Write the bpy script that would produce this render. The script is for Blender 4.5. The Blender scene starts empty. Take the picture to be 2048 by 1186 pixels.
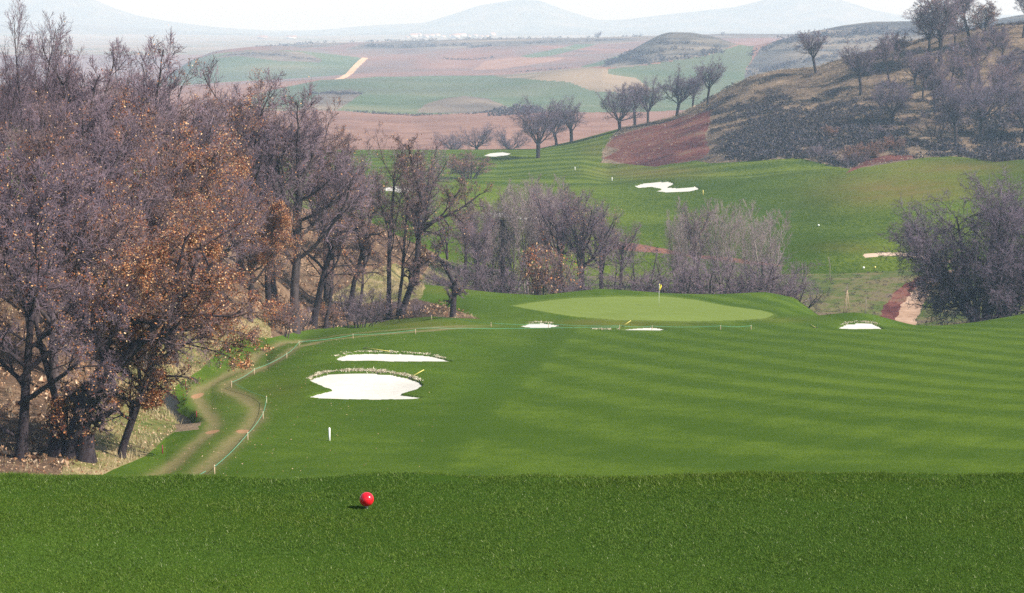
import bpy, math, random
import numpy as np
from math import radians, sin, cos, pi

# ------------------------------------------------------------------ camera, sky, sun, exposure
scene = bpy.context.scene
col = scene.collection
FPX = 4266.0                      # focal length in pixels of the 2048 wide photograph
PITCH = math.atan((593 - 40) / FPX)
CP, SP = cos(PITCH), sin(PITCH)
cam = bpy.data.cameras.new("camera")
cam.sensor_width = 36.0
cam.lens = 36.0 * FPX / 2048.0
cam.clip_start = 0.5
cam.clip_end = 40000.0
camo = bpy.data.objects.new("camera", cam)
camo.location = (0, 0, 0)
camo.rotation_euler = (pi / 2 - PITCH, 0, 0)
col.objects.link(camo)
scene.camera = camo

SUN_EL, SUN_AZ = radians(41), radians(23)         # azimuth: behind the picture plane, from the right
SUNV = np.array([cos(SUN_AZ) * cos(SUN_EL), -sin(SUN_AZ) * cos(SUN_EL), sin(SUN_EL)])
world = bpy.data.worlds.new("World")
scene.world = world
world.use_nodes = True
wn = world.node_tree
for n in list(wn.nodes):
    wn.nodes.remove(n)
wo = wn.nodes.new("ShaderNodeOutputWorld")
wb = wn.nodes.new("ShaderNodeBackground")
sky = wn.nodes.new("ShaderNodeTexSky")
sky.sky_type = 'NISHITA'
sky.sun_disc = False
sky.sun_elevation = SUN_EL
sky.sun_rotation = math.atan2(SUNV[0], SUNV[1])
sky.altitude = 600
sky.air_density = 1.0
sky.dust_density = 1.0
wb.inputs["Strength"].default_value = 0.08
wn.links.new(sky.outputs[0], wb.inputs[0])
wn.links.new(wb.outputs[0], wo.inputs[0])
sl = bpy.data.lights.new("sun", 'SUN')
sl.energy = 5.0
sl.angle = radians(0.5)
sl.color = (1.0, 0.95, 0.87)
so = bpy.data.objects.new("sun", sl)
so.rotation_euler = (pi / 2 - SUN_EL, 0, math.atan2(SUNV[1], SUNV[0]) + pi / 2)
col.objects.link(so)
vs = scene.view_settings
scene.display_settings.display_device = 'sRGB'
vs.view_transform = 'Standard'
vs.look = 'None'
vs.gamma = 1.0
vs.exposure = 0.88
vs.use_curve_mapping = False
scene.cycles.volume_bounces = 3
scene.cycles.max_bounces = 6
scene.cycles.diffuse_bounces = 3
scene.cycles.transparent_max_bounces = 8
scene.cycles.use_denoising = False
HAZE_DENSITY = 0.00025
HAZE_COLOR = (0.57, 0.76, 1.0)

rng = np.random.default_rng(7)

# ------------------------------------------------------------------ pixel geometry
def p2us(x, y):
    """photo pixel -> u = X/Y and s = -Z/Y of the ray from the camera"""
    a = (np.asarray(x, float) - 1024) / FPX
    b = (np.asarray(y, float) - 593) / FPX
    Y = CP - b * SP
    return a / Y, (SP + b * CP) / Y

def project(X, Y, Z):
    d = Y * CP - Z * SP
    return 1024 + FPX * X / d, 593 + FPX * (-(Z * CP + Y * SP)) / d

# ------------------------------------------------------------------ noise
def _hash(ix, iy, seed):
    h = (ix.astype(np.int64) * 374761393 + iy.astype(np.int64) * 668265263 + seed * 1442695041) & 0xFFFFFFFF
    h = ((h ^ (h >> 13)) * 1274126177) & 0xFFFFFFFF
    h = (h ^ (h >> 16)) & 0xFFFFFFFF
    return h.astype(np.float64) / 4294967295.0

def vnoise(x, y, seed=0):
    ix, iy = np.floor(x), np.floor(y)
    fx, fy = x - ix, y - iy
    fx = fx * fx * (3 - 2 * fx)
    fy = fy * fy * (3 - 2 * fy)
    a = _hash(ix, iy, seed); b = _hash(ix + 1, iy, seed)
    c = _hash(ix, iy + 1, seed); d = _hash(ix + 1, iy + 1, seed)
    return (a + (b - a) * fx) * (1 - fy) + (c + (d - c) * fx) * fy

def fbm(x, y, scale, octv=3, seed=0):
    """about -1..1"""
    r = np.zeros(np.broadcast(x, y).shape); amp = 1.0; tot = 0.0; f = 1.0 / scale
    for o in range(octv):
        r += amp * (vnoise(x * f + 13.7 * o, y * f - 7.1 * o, seed + o) * 2 - 1)
        tot += amp; amp *= 0.5; f *= 2.03
    return r / tot

def inpoly(x, y, poly):
    poly = np.asarray(poly, float)
    res = np.zeros(x.shape, bool)
    x0, y0 = poly.min(0); x1, y1 = poly.max(0)
    m = (x >= x0) & (x <= x1) & (y >= y0) & (y <= y1)
    if not m.any():
        return res
    xs, ys = x[m], y[m]
    r = np.zeros(xs.shape, bool)
    n = len(poly)
    for i in range(n):
        ax, ay = poly[i]; bx, by = poly[(i + 1) % n]
        if ay == by:
            continue
        c = ((ay > ys) != (by > ys)) & (xs < (bx - ax) * (ys - ay) / (by - ay) + ax)
        r ^= c
    res[m] = r
    return res

def seg_dist(px, py, pts):
    """distance of points to a polyline"""
    pts = np.asarray(pts, float)
    best = np.full(px.shape, 1e9)
    for i in range(len(pts) - 1):
        ax, ay = pts[i]; bx, by = pts[i + 1]
        dx, dy = bx - ax, by - ay
        t = np.clip(((px - ax) * dx + (py - ay) * dy) / (dx * dx + dy * dy + 1e-9), 0, 1)
        best = np.minimum(best, np.hypot(px - ax - t * dx, py - ay - t * dy))
    return best

def smooth(t):
    t = np.clip(t, 0, 1)
    return t * t * (3 - 2 * t)

# ------------------------------------------------------------------ the lie of the land
# control lines from near to far: distance Y, then heights along the photo's x, as z or as the pixel row y where the land is seen
CTRL = []
def ctrl(Y, z=None, y=None):
    if z is not None:
        z = [(0, z)] if isinstance(z, (int, float)) else z
    CTRL.append((Y, z, y))

ctrl(1.0, z=-3.38)
ctrl(8.0, z=-3.40)
ctrl(12.5, z=-3.41)
ctrl(14.4, z=-3.405)
ctrl(15.7, y=[(0, 959), (330, 957), (700, 957), (1024, 956), (1500, 952), (2048, 948)])
ctrl(16.8, z=-3.85)
ctrl(20.0, z=-5.3)
ctrl(30.0, z=-8.6)
ctrl(60.0, z=-15.6)
ctrl(86.0, z=-20.1)
ctrl(98.0, z=[(-900, -19.0), (0, -21.4), (300, -21.6), (2048, -21.45), (2900, -20.5)])
ctrl(125.0, z=[(-900, -12), (0, -19.6), (200, -22.3), (330, -23.9), (420, -23.6), (2048, -23.4), (2900, -22)])
ctrl(150.0, z=[(-900, -6), (0, -15), (250, -21), (340, -24.2), (385, -25.6), (440, -25.4), (550, -25.3), (2048, -25.35), (2900, -23)])
ctrl(180.0, z=[(-900, -5), (0, -14), (300, -20), (430, -26), (490, -28.2), (560, -27.6), (2048, -27.7), (2900, -24.5)])
ctrl(203.0, z=[(-900, -5), (0, -14), (300, -19.5), (500, -26), (590, -31), (640, -29.9), (700, -29.5), (860, -28.9), (1000, -29.35), (1830, -29.45), (2048, -29.2), (2900, -25)])
ctrl(222.0, z=[(-900, -5), (0, -14), (300, -19.5), (500, -25), (620, -31), (760, -32.2), (860, -30.6), (940, -29.9), (1000, -29.9), (1560, -30.0), (1640, -30.95), (1700, -31.4), (1830, -32.2), (1950, -31.5), (2048, -30.65), (2500, -27), (2900, -25)])
ctrl(240.0, z=[(-900, -5), (0, -13.5), (300, -19), (500, -24.5), (620, -29.5), (740, -30.6), (840, -29.85), (1000, -30.75), (1080, -31.1), (1200, -30.55), (1330, -30.85), (1450, -30.95), (1530, -31.0), (1590, -31.6), (1640, -33.5), (1830, -36), (2048, -33.5), (2500, -29), (2900, -26)])
ctrl(262.0, z=[(-900, -4), (0, -13), (300, -18), (500, -23), (620, -27.5), (740, -29), (850, -34), (1000, -36.5), (1600, -36.8), (1830, -36.8), (2048, -35.0), (2900, -27)])
ctrl(285.0, z=[(-900, -4), (0, -13), (500, -21.5), (620, -25), (740, -27.7), (900, -33.5), (1000, -36), (1600, -36.2), (1830, -35.4), (1950, -34.2), (2048, -33.6), (2900, -25)])
ctrl(310.0, z=[(-900, -5), (0, -15), (500, -23), (740, -29), (900, -34.2), (1200, -35.6), (1700, -35.0), (2048, -33.6), (2900, -23)])
ctrl(350.0, z=[(-900, -8), (0, -20), (500, -28), (740, -33), (900, -35), (1500, -35.4), (1750, -34.6), (2048, -32.6), (2900, -20)])
ctrl(400.0, z=[(-900, -14), (0, -26), (500, -32), (740, -35), (1400, -35.2), (1600, -34.6), (1750, -33.0), (1900, -31.0), (2048, -29.5), (2900, -18)])
ctrl(448.0, z=[(-900, -20), (0, -30), (500, -34), (1300, -35.1), (1500, -34.4), (1650, -33.4), (1800, -30.7), (1900, -29.2), (2048, -28.2), (2900, -14)])
ctrl([(1165, 512), (1420, 500), (1690, 470), (2048, 468)],
     y=[(600, 352), (1000, 352), (1165, 336), (1215, 349), (1300, 341), (1420, 326), (1560, 322), (1690, 334), (1740, 322), (1820, 316), (1900, 318), (2048, 335), (2900, 200)])
ctrl([(1165, 555), (1420, 550), (1690, 535), (2048, 530)],
     y=[(600, 325), (1000, 322), (1165, 308), (1215, 308), (1290, 285), (1400, 257), (1560, 232), (1690, 225), (2048, 200), (2900, -20)])
ctrl(610.0, y=[(600, 301), (960, 300), (1075, 298), (1150, 282), (1215, 264), (1240, 257), (1290, 247), (1350, 234), (1400, 212), (1450, 182), (1500, 155), (1560, 139), (1640, 132), (1700, 114), (1850, 77), (2000, 50), (2048, 44), (2900, -160)])
ctrl(670.0, z=[(600, -43), (1150, -43.5), (1300, -44), (1450, -35), (1650, -26), (2048, -8), (2900, 20)])
ctrl(760.0, z=[(600, -46.6), (1400, -46.6), (1800, -40), (2400, -24)])
ctrl(1090.0, y=[(300, 230), (690, 224), (830, 230), (990, 224), (1100, 226), (1300, 230), (2400, 200)])
ctrl(1300.0, y=[(300, 196), (2400, 190)])
ctrl(1480.0, y=[(300, 180), (600, 168), (680, 160), (1000, 160), (1210, 138), (1300, 138), (1480, 136), (1500, 140), (2048, 130)])
ctrl(1650.0, y=[(300, 175), (600, 163), (680, 158), (1000, 148), (1200, 131), (1240, 112), (1285, 84), (1320, 66), (1340, 61), (1380, 62), (1430, 72), (1470, 86), (1500, 92), (1520, 88), (1560, 78), (1620, 62), (1680, 51), (1750, 42), (1840, 42), (1900, 55), (1950, 50), (1990, 38), (2048, 28), (2400, 20)])
ctrl(1800.0, y=[(300, 172), (680, 152), (1000, 144), (1200, 127), (1280, 112), (1340, 98), (1500, 100), (1600, 95), (1750, 80), (2048, 60)])
ctrl(2100.0, y=[(250, 190), (330, 160), (380, 126), (430, 108), (500, 103), (560, 103), (640, 109), (720, 116), (800, 120), (1000, 115), (1300, 102), (2048, 84)])
ctrl(2280.0, y=[(250, 200), (330, 166), (380, 135), (430, 118), (500, 109), (560, 106), (640, 106), (720, 106), (800, 107), (1000, 104), (1300, 92), (2048, 78)])
ctrl(2700.0, y=[(250, 160), (330, 140), (400, 122), (470, 111), (500, 98), (560, 92), (640, 86), (720, 84), (900, 79), (1197, 75), (1300, 72), (1450, 67), (1600, 68), (2048, 60)])
ctrl(2900.0, z=[(300, -48), (450, -48), (560, -42), (700, -37), (2048, -32)])
ctrl(3250.0, z=-49)
ctrl(6300.0, z=-47)
ctrl(7100.0, y=[(0, 44), (280, 54), (420, 64), (600, 72), (850, 62), (1000, 66), (1300, 62), (1500, 64), (2048, 62)])
ctrl(7500.0, y=[(0, 50), (600, 72), (2048, 60)])
ctrl(8300.0, y=[(-500, -30), (0, -24), (120, -12), (190, 0), (230, 18), (280, 33), (350, 45), (430, 55), (560, 63), (640, 60), (720, 52), (850, 47), (900, 32), (960, 12), (1030, 1), (1080, 2), (1100, 10), (1150, 28), (1200, 42), (1250, 40), (1320, 31), (1400, 22), (1470, 14), (1530, -1), (1590, -12), (1640, -9), (1690, 2), (1740, 18), (1800, 30), (1850, 33), (2400, 20)])
ctrl(9600.0, z=-49)

UE = 0.268
uc = np.linspace(-UE, UE, 1120)
us_side = UE + np.cumsum(np.linspace(0.002, 0.022, 45))
U = np.concatenate([-us_side[::-1], uc, us_side])
rings = [np.arange(1.0, 8.0, 0.5), np.arange(8.0, 17.0, 0.06), np.arange(17.0, 98.0, 1.5)]
def adapt(a, b, f):
    r = [a]
    while r[-1] < b:
        r.append(r[-1] + f(r[-1]))
    return np.array(r[:-1])
rings += [adapt(98, 250, lambda y: 0.55 * y * y / 58870), adapt(250, 465, lambda y: 0.8 * y * y / 149310),
          adapt(465, 625, lambda y: 0.6), adapt(625, 1100, lambda y: 3.2), adapt(1100, 2950, lambda y: 6.0), adapt(2950, 9601, lambda y: 45)]
R = np.concatenate(rings)
NU, NR = len(U), len(R)

def build_heights():
    nk = len(CTRL)
    YK = np.zeros((nk, NU)); ZK = np.zeros((nk, NU))
    for k, (Y, z, y) in enumerate(CTRL):
        if isinstance(Y, (int, float)):
            Yc = np.full(NU, float(Y))
        else:
            ux = [p2us(a, 300)[0] for a, _ in Y]
            Yc = np.interp(U, ux, [b for _, b in Y])
        YK[k] = Yc
        if z is not None:
            # approximate pixel row from the height, for the exact u of the control points
            ux = []
            for (a, zz) in z:
                Ym = float(np.mean(Yc)); d = Ym * CP - zz * SP
                ux.append((a - 1024) / FPX * d / Ym)
            ZK[k] = np.interp(U, ux, [b for _, b in z])
        else:
            q = [p2us(a, b) for a, b in y]
            ZK[k] = -np.interp(U, [t[0] for t in q], [t[1] for t in q]) * Yc
    # smooth a little across u so that control points do not crease
    ug = np.arange(U[0], U[-1] + 0.00048, 0.00048)
    for k in range(nk):
        kw = 91 if 90 < YK[k].mean() < 215 else 15
        ker = np.hanning(kw); ker /= ker.sum()
        f = np.interp(ug, U, ZK[k] / YK[k])
        f = np.convolve(np.pad(f, kw // 2, mode='edge'), ker, mode='valid')
        ZK[k] = np.interp(U, ug, f) * YK[k]
    # monotone cubic along each column
    h = np.diff(YK, axis=0); dl = np.diff(ZK, axis=0) / h
    m = np.zeros_like(ZK)
    w1 = 2 * h[1:] + h[:-1]; w2 = h[1:] + 2 * h[:-1]
    with np.errstate(divide='ignore', invalid='ignore'):
        mm = (w1 + w2) / (w1 / dl[:-1] + w2 / dl[1:])
    mm[(dl[:-1] * dl[1:] <= 0) | ~np.isfinite(mm)] = 0
    m[1:-1] = mm; m[0] = dl[0]; m[-1] = dl[-1]
    Z = np.zeros((NR, NU))
    cols = np.arange(NU)
    for j, r in enumerate(R):
        k = np.clip((YK <= r).sum(0) - 1, 0, nk - 2)
        y0 = YK[k, cols]; hh = h[k, cols]
        t = np.clip((r - y0) / hh, 0, 1)
        z0 = ZK[k, cols]; z1 = ZK[k + 1, cols]; m0 = m[k, cols] * hh; m1 = m[k + 1, cols] * hh
        t2, t3 = t * t, t * t * t
        Z[j] = (2 * t3 - 3 * t2 + 1) * z0 + (t3 - 2 * t2 + t) * m0 + (-2 * t3 + 3 * t2) * z1 + (t3 - t2) * m1
    return Z

Z = build_heights()
GX = R[:, None] * U[None, :]
GY = np.repeat(R[:, None], NU, 1)
# local mounds and hollows: (photo x, Y, half width m, half depth m, height m)
def bump(x, Y, sx, sy, a):
    j = np.searchsorted(R, Y)
    X0 = (x - 1024) / FPX * Y * 1.0
    for _ in range(2):
        i = int(np.clip(np.searchsorted(U, X0 / Y), 0, NU - 1))
        d = Y * CP - Z[j, i] * SP
        X0 = (x - 1024) / FPX * d
    g = np.exp(-((GX - X0) / sx) ** 2 - ((GY - Y) / sy) ** 2)
    Z[:] += a * g
bump(735, 150.5, 6.5, 4.2, 1.25)          # bank behind the large bunker
bump(610, 139, 3.0, 5.0, 0.45)
bump(880, 141, 3.0, 5.0, 0.45)
bump(795, 175, 7.5, 4.0, 0.85)            # bank behind the second bunker
bump(660, 168, 2.5, 3.5, 0.4)
bump(1080, 212, 4.0, 3.0, 0.35)
bump(1290, 212, 5.0, 3.0, 0.30)
bump(1718, 214, 4.5, 4.0, 1.15)           # bank behind the right bunker
bump(1545, 243, 5.0, 6.0, 0.45)
bump(1200, 244, 8.0, 6.0, 0.35)
bump(1385, 462, 6.5, 9.0, 0.9)            # mounds round the far bunkers
bump(1300, 464, 7.0, 7.0, 0.8)
bump(995, 566, 8.0, 14.0, 0.8)
bump(1520, 440, 9.0, 9.0, 1.1)
bump(1600, 420, 9.0, 7.0, 0.9)
bump(1440, 425, 9.0, 8.0, 0.6)
bump(1640, 455, 10.0, 8.0, 1.0)
bump(1690, 395, 10.0, 7.0, 0.7)
bump(915, 1190, 26.0, 60.0, 4.5)           # scrubby mounds in the far fields
bump(1140, 1400, 55.0, 80.0, 6.0)
bump(660, 1240, 35.0, 60.0, 4.0)
bump(1020, 2250, 60.0, 120.0, 7.0)
bump(560, 2120, 70.0, 90.0, 5.0)
bump(1745, 366, 9.0, 7.0, 1.0)            # tee platforms of the next hole
bump(1740, 317, 9.0, 9.0, 1.1)
bump(1690, 322, 7.0, 8.0, 0.8)
# broad, quiet undulation and roughness by zone
und = fbm(GX * 0.6, GY, 26.0, 3, 3)
zone = smooth((GY - 98) / 8) * (1 - smooth((GY - 205) / 12))
Z += 0.26 * und * zone * smooth((GX + 18) / 8)
zone = smooth((GY - 290) / 20) * (1 - smooth((GY - 470) / 25))
Z += 1.25 * fbm(GX * 0.8, GY * 1.5, 36.0, 3, 9) * zone
hm = smooth((GY - 490) / 40) * (1 - smooth((GY - 640) / 20)) * smooth((GX - 26) / 30)
Z += 1.3 * fbm(GX, GY, 26.0, 4, 21) * hm
fm = smooth((GY - 1150) / 200) * (1 - smooth((GY - 2600) / 200))
Z += 2.2 * fbm(GX, GY * 0.6, 110.0, 5, 33) * fm
mt = smooth((GY - 6900) / 500)
Z += mt * (7.0 * fbm(GX, GY, 900.0, 4, 41))
tee_m = 1 - smooth((GY - 15.2) / 0.6)
Z += 0.012 * fbm(GX, GY, 1.3, 3, 5) * tee_m
Z += 0.045 * fbm(GX, GY * 0.3, 0.9, 3, 6) * smooth((GY - 14.6) / 0.5) * (1 - smooth((GY - 17) / 1))

# ------------------------------------------------------------------ looking points up on the land
def zat(X, Y):
    u = np.clip(np.asarray(X, float) / np.asarray(Y, float), U[0], U[-1]); Y = np.clip(np.asarray(Y, float), R[0], R[-1] - 1e-6)
    i = np.clip(np.searchsorted(U, u) - 1, 0, NU - 2); j = np.clip(np.searchsorted(R, Y) - 1, 0, NR - 2)
    fu = (u - U[i]) / (U[i + 1] - U[i]); fr = (Y - R[j]) / (R[j + 1] - R[j])
    return (Z[j, i] * (1 - fu) + Z[j, i + 1] * fu) * (1 - fr) + (Z[j + 1, i] * (1 - fu) + Z[j + 1, i + 1] * fu) * fr

def at_Y(x, Y):
    """ground point at distance Y under photo column x"""
    X = (x - 1024) / FPX * Y
    for _ in range(4):
        z = float(zat(X, Y)); X = (x - 1024) / FPX * (Y * CP - z * SP)
    return np.array([X, Y, float(zat(X, Y))])

def hit(x, y, y0=90.0, y1=9000.0):
    """ground point seen at a photo pixel, the first beyond distance y0"""
    u, s = p2us(x, y)
    i = int(np.clip(np.searchsorted(U, u) - 1, 0, NU - 2)); fu = (u - U[i]) / (U[i + 1] - U[i])
    zc = Z[:, i] * (1 - fu) + Z[:, i + 1] * fu
    g = zc + s * R
    ok = np.where((R >= y0) & (R <= y1) & (g >= 0))[0]
    if len(ok) == 0:
        j = int(np.argmax(np.where((R >= y0) & (R <= y1), g / R, -9)))
        return np.array([u * R[j], R[j], zc[j]])
    j = ok[0]
    if j == 0 or R[j - 1] < y0:
        Yh = R[j]
    else:
        Yh = R[j - 1] + (R[j] - R[j - 1]) * (-g[j - 1]) / (g[j] - g[j - 1] + 1e-12)
    return np.array([u * Yh, Yh, float(np.interp(Yh, R, zc))])

# ------------------------------------------------------------------ outlines traced from the photograph, laid on the land
BUNKERS = {
    'near_large': (130, 160, [(613, 793), (631, 786.5), (655, 781), (665, 778.5), (650, 774), (634, 767), (617, 759), (630, 753), (647, 748), (671, 744), (700, 743.5), (732, 743.5), (783, 747), (817, 754), (839, 763), (846, 770), (833, 778), (801, 787.5), (820, 790), (849, 793.5), (829, 797), (752, 799), (651, 797)]),
    'near_long': (160, 182, [(671, 714.6), (684, 710.5), (696, 707), (732, 705), (780, 705), (813, 706), (861, 710), (885, 716), (906, 722.5), (853, 722.3), (732, 723), (675, 720)]),
    'green_left': (200, 214, [(1038, 651), (1050, 648), (1058, 645.5), (1085, 644.5), (1105, 647), (1125, 650.5), (1100, 654.5), (1075, 655.5), (1050, 654)]),
    'green_front': (200, 215, [(1232, 659), (1250, 657), (1275, 655), (1300, 653.5), (1320, 655), (1336, 659), (1310, 661), (1260, 660.5)]),
    'right': (200, 216, [(1671, 657), (1682, 652), (1692, 647), (1715, 644.5), (1745, 645.5), (1756, 650), (1767, 657.5), (1720, 657.8)]),
    'far_green': (500, 600, [(965, 311), (980, 305.5), (1005, 303), (1024, 306), (1015, 310), (990, 313.5)]),
    'far_double': (395, 480, [(1266, 371), (1282, 366), (1302, 363), (1337, 361), (1349, 365), (1344, 369), (1337, 373), (1361, 374.6), (1390, 371), (1400, 375), (1396, 378.5), (1378, 382.5), (1337, 384.5), (1310, 382), (1323, 377), (1302, 373), (1279, 375.5)]),
    'far_behind': (360, 480, [(760, 379), (775, 372), (795, 370), (815, 372), (840, 380), (800, 384)]),
    'far_low': (340, 450, [(972, 423), (1010, 424), (1040, 431), (1090, 434), (1122, 437), (1060, 440), (985, 431)]),
}
def densify(poly, n=6, jit=0.0, r=None):
    out = []
    k = len(poly)
    for i in range(k):
        a = np.array(poly[i], float); b = np.array(poly[(i + 1) % k], float)
        for t in range(n):
            p = a + (b - a) * t / n
            if jit and r is not None:
                p = p + r.normal(0, jit, 2) * (1.0, 0.6)
            out.append(p)
    return out
PX, PY = project(GX, GY, Z)                       # where every grid point of the land stands in the picture
REG = np.zeros((NR, NU), np.int16)
NAMES = ['fairway']
def region(name):
    if name not in NAMES:
        NAMES.append(name)
    return NAMES.index(name)
def paint(name, poly, y0, y1):
    m = inpoly(PX, PY, poly) & (GY >= y0) & (GY <= y1)
    REG[m] = region(name)
    return m
JS = np.where(GY > 650, 55.0, 9.0)
JX = np.where(GY > 650, 9, 5) * fbm(GX, GY, JS, 3, 77); JY = np.where(GY > 650, 3.0, 2.0) * fbm(GX, GY, JS, 3, 78)     # outlines wander a little
def jpaint(name, poly, y0, y1, j=1.0):
    m = inpoly(PX + JX * j, PY + JY * j, poly) & (GY >= y0) & (GY <= y1)
    REG[m] = region(name)
    return m

REG[GY < 16.9] = region('tee_lawn')
REG[(GY >= 16.9) & (GY < 97)] = region('tee_bank')
# valley, ravine and hill
REG[(GY >= 285)] = region('valley_fairway')
REG[(GY > 243) & (GY < 298) & (GX < 60)] = region('ravine')
rav_edge = 236 + 0.0 * GX
m = (GY > 226) & (GY < 300) & (PX > 1560) & inpoly(PX + JX, PY + JY, [(1560, 588), (1600, 606), (1650, 630), (1700, 640), (1760, 649), (1830, 660), (2400, 640), (2400, 560), (1850, 560), (1700, 585), (1640, 578), (1560, 560)])
REG[m & (GY > 240)] = region('ravine')
EDGE = [(205, 950), (234, 936), (289, 912), (324, 880), (350, 862), (367, 850), (379, 832), (352, 812), (336, 793), (345, 778), (362, 762), (400, 740), (425, 715), (441, 694), (469, 677), (543, 675)]
WOOD = [(-4000, 1000)] + EDGE + [(586, 666), (612, 661), (660, 655), (730, 648), (800, 639), (862, 634), (905, 636), (960, 638), (880, 610), (835, 600), (832, 570), (880, 500), (880, 420), (-4000, 380)]
WOODM = jpaint('wood_floor', WOOD, 97, 305, 0.6)
jpaint('rough_grass', EDGE + [(540, 640), (470, 630), (330, 670), (200, 780), (120, 948)], 97, 200, 0.6)
jpaint('rough_grass', [(640, 625), (690, 575), (740, 540), (790, 528), (830, 545), (846, 575), (838, 596), (800, 604), (760, 605)], 220, 285, 2.5)
REG[(GY >= 465) & (GX > 22) & (GY < 690)] = region('valley_fairway')
HILL = [(1200, 326), (1206, 300), (1222, 275), (1240, 255), (1350, 225), (1440, 170), (1520, 140), (1640, 120), (2048, 20), (3500, -400), (3500, 360), (2048, 345), (2010, 330), (1960, 318), (1900, 313), (1840, 316), (1790, 325), (1740, 333), (1700, 338), (1660, 330), (1600, 318), (1500, 322), (1420, 327), (1390, 322), (1310, 334), (1255, 328)]
HILLM = jpaint('hillside', HILL, 440, 690, 1.0)
jpaint('earth_bank', [(1212, 292), (1228, 275), (1262, 262), (1330, 244), (1425, 219), (1418, 250), (1408, 268), (1418, 300), (1405, 318), (1380, 322), (1310, 335), (1255, 328), (1205, 318), (1235, 300)], 440, 640, 1.0)
jpaint('earth_bank', [(1690, 348), (1710, 330), (1740, 316), (1780, 309), (1830, 312), (1830, 318), (1770, 324), (1725, 334)], 430, 640, 0.6)
jpaint('red_soil', [(1222, 497), (1235, 488), (1260, 488), (1330, 498), (1360, 506), (1420, 512), (1500, 522), (1570, 532), (1500, 530), (1420, 519), (1330, 508), (1260, 500)], 280, 380, 1.6)
# far fields
FARM = GY > 655
REG[FARM] = region('ploughed_field')
jpaint('green_field', [(500, 222), (690, 222), (760, 227), (850, 230), (950, 226), (1010, 220), (1100, 224), (1250, 226), (1500, 215), (1500, 140), (1210, 137), (1120, 134), (980, 146), (860, 150), (700, 157), (640, 160), (500, 190)], 900, 1800, 0.6)
jpaint('scrub_field', [(830, 226), (850, 208), (890, 196), (930, 192), (970, 197), (1005, 210), (1030, 222), (950, 227)], 900, 1800, 0.8)
jpaint('scrub_field', [(600, 222), (640, 186), (700, 180), (722, 188), (700, 205), (675, 222)], 900, 1800, 0.8)
jpaint('stubble_field', [(985, 152), (1060, 141), (1150, 134), (1215, 137), (1260, 150), (1300, 180), (1250, 188), (1180, 184), (1130, 165), (1060, 160)], 1000, 1800, 0.8)
REG[(GY > 1660) & (GY < 2950)] = region('red_field')
jpaint('grey_hill', [(1195, 133), (1240, 108), (1290, 78), (1340, 58), (1400, 60), (1440, 70), (1478, 88), (1440, 102), (1380, 118), (1310, 128), (1240, 136)], 1450, 1800, 0.6)
jpaint('grey_hill', [(1490, 150), (1500, 122), (1520, 100), (1560, 78), (1640, 52), (1750, 38), (1850, 38), (1900, 52), (1990, 34), (2048, 24), (3500, -100), (3500, 240), (1500, 240)], 1400, 1800, 0.6)
jpaint('green_field', [(1215, 138), (1310, 130), (1400, 114), (1480, 90), (1508, 92), (1500, 120), (1488, 150), (1400, 240), (1215, 240)], 1400, 1800, 0.5)
jpaint('green_field', [(300, 175), (380, 122), (430, 108), (500, 101), (580, 101), (650, 107), (715, 115), (728, 118), (690, 155), (620, 170), (300, 210)], 1800, 2260, 0.4)
jpaint('scrub_field', [(430, 117), (470, 103), (540, 101), (600, 104), (640, 118), (640, 125), (560, 124), (470, 112)], 1800, 2260, 0.5)
jpaint('green_field', [(1040, 112), (1100, 100), (1160, 87), (1210, 84), (1150, 100), (1100, 112), (1060, 116)], 1700, 2900, 0.3)
jpaint('green_field', [(1160, 134), (1215, 118), (1250, 108), (1230, 126), (1200, 136)], 1660, 2900, 0.3)
jpaint('clay_field', [(945, 140), (970, 122), (1020, 115), (1130, 115), (1110, 122), (1060, 130), (1010, 138)], 1660, 2900, 0.3)
jpaint('scrub_field', [(690, 100), (730, 85), (900, 78), (1200, 73), (1300, 70), (1480, 66), (1600, 66), (1600, 74), (1300, 80), (1230, 88), (1000, 92), (940, 96), (760, 98)], 2200, 2950, 0.4)
jpaint('scrub_field', [(490, 100), (540, 92), (640, 84), (700, 86), (640, 96), (560, 97)], 2280, 2950, 0.3)
REG[GY > 2950] = region('plain')
REG[GY > 6500] = region('mountains')
# the road between the far fields
FROAD = [(676, 160), (692, 150), (706, 138), (716, 128), (728, 117)]
froad = [hit(a, b, 1500, 2400)[:2] for a, b in FROAD]
REG[(seg_dist(GX, GY * 0.25, [(a, b * 0.25) for a, b in froad]) < 3.0) & (GY > 1500) & (GY < 2300)] = region('farm_road')
# the putting green and its collar
GREEN = [(1024, 612), (1060, 606), (1100, 601), (1150, 596), (1240, 593.3), (1330, 593.5), (1390, 600), (1450, 612), (1520, 621), (1540, 626), (1547, 630), (1530, 637), (1480, 641), (1380, 643), (1230, 640.5), (1150, 633.5), (1090, 624), (1050, 617)]
GC = np.array([(1285.0, 619.0)]); COLLAR = GC + (np.array(GREEN) - GC) * (1.035, 1.13)
jpaint('green_collar', COLLAR, 195, 243, 0.25)
jpaint('putting_green', GREEN, 195, 242, 0.15)
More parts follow.
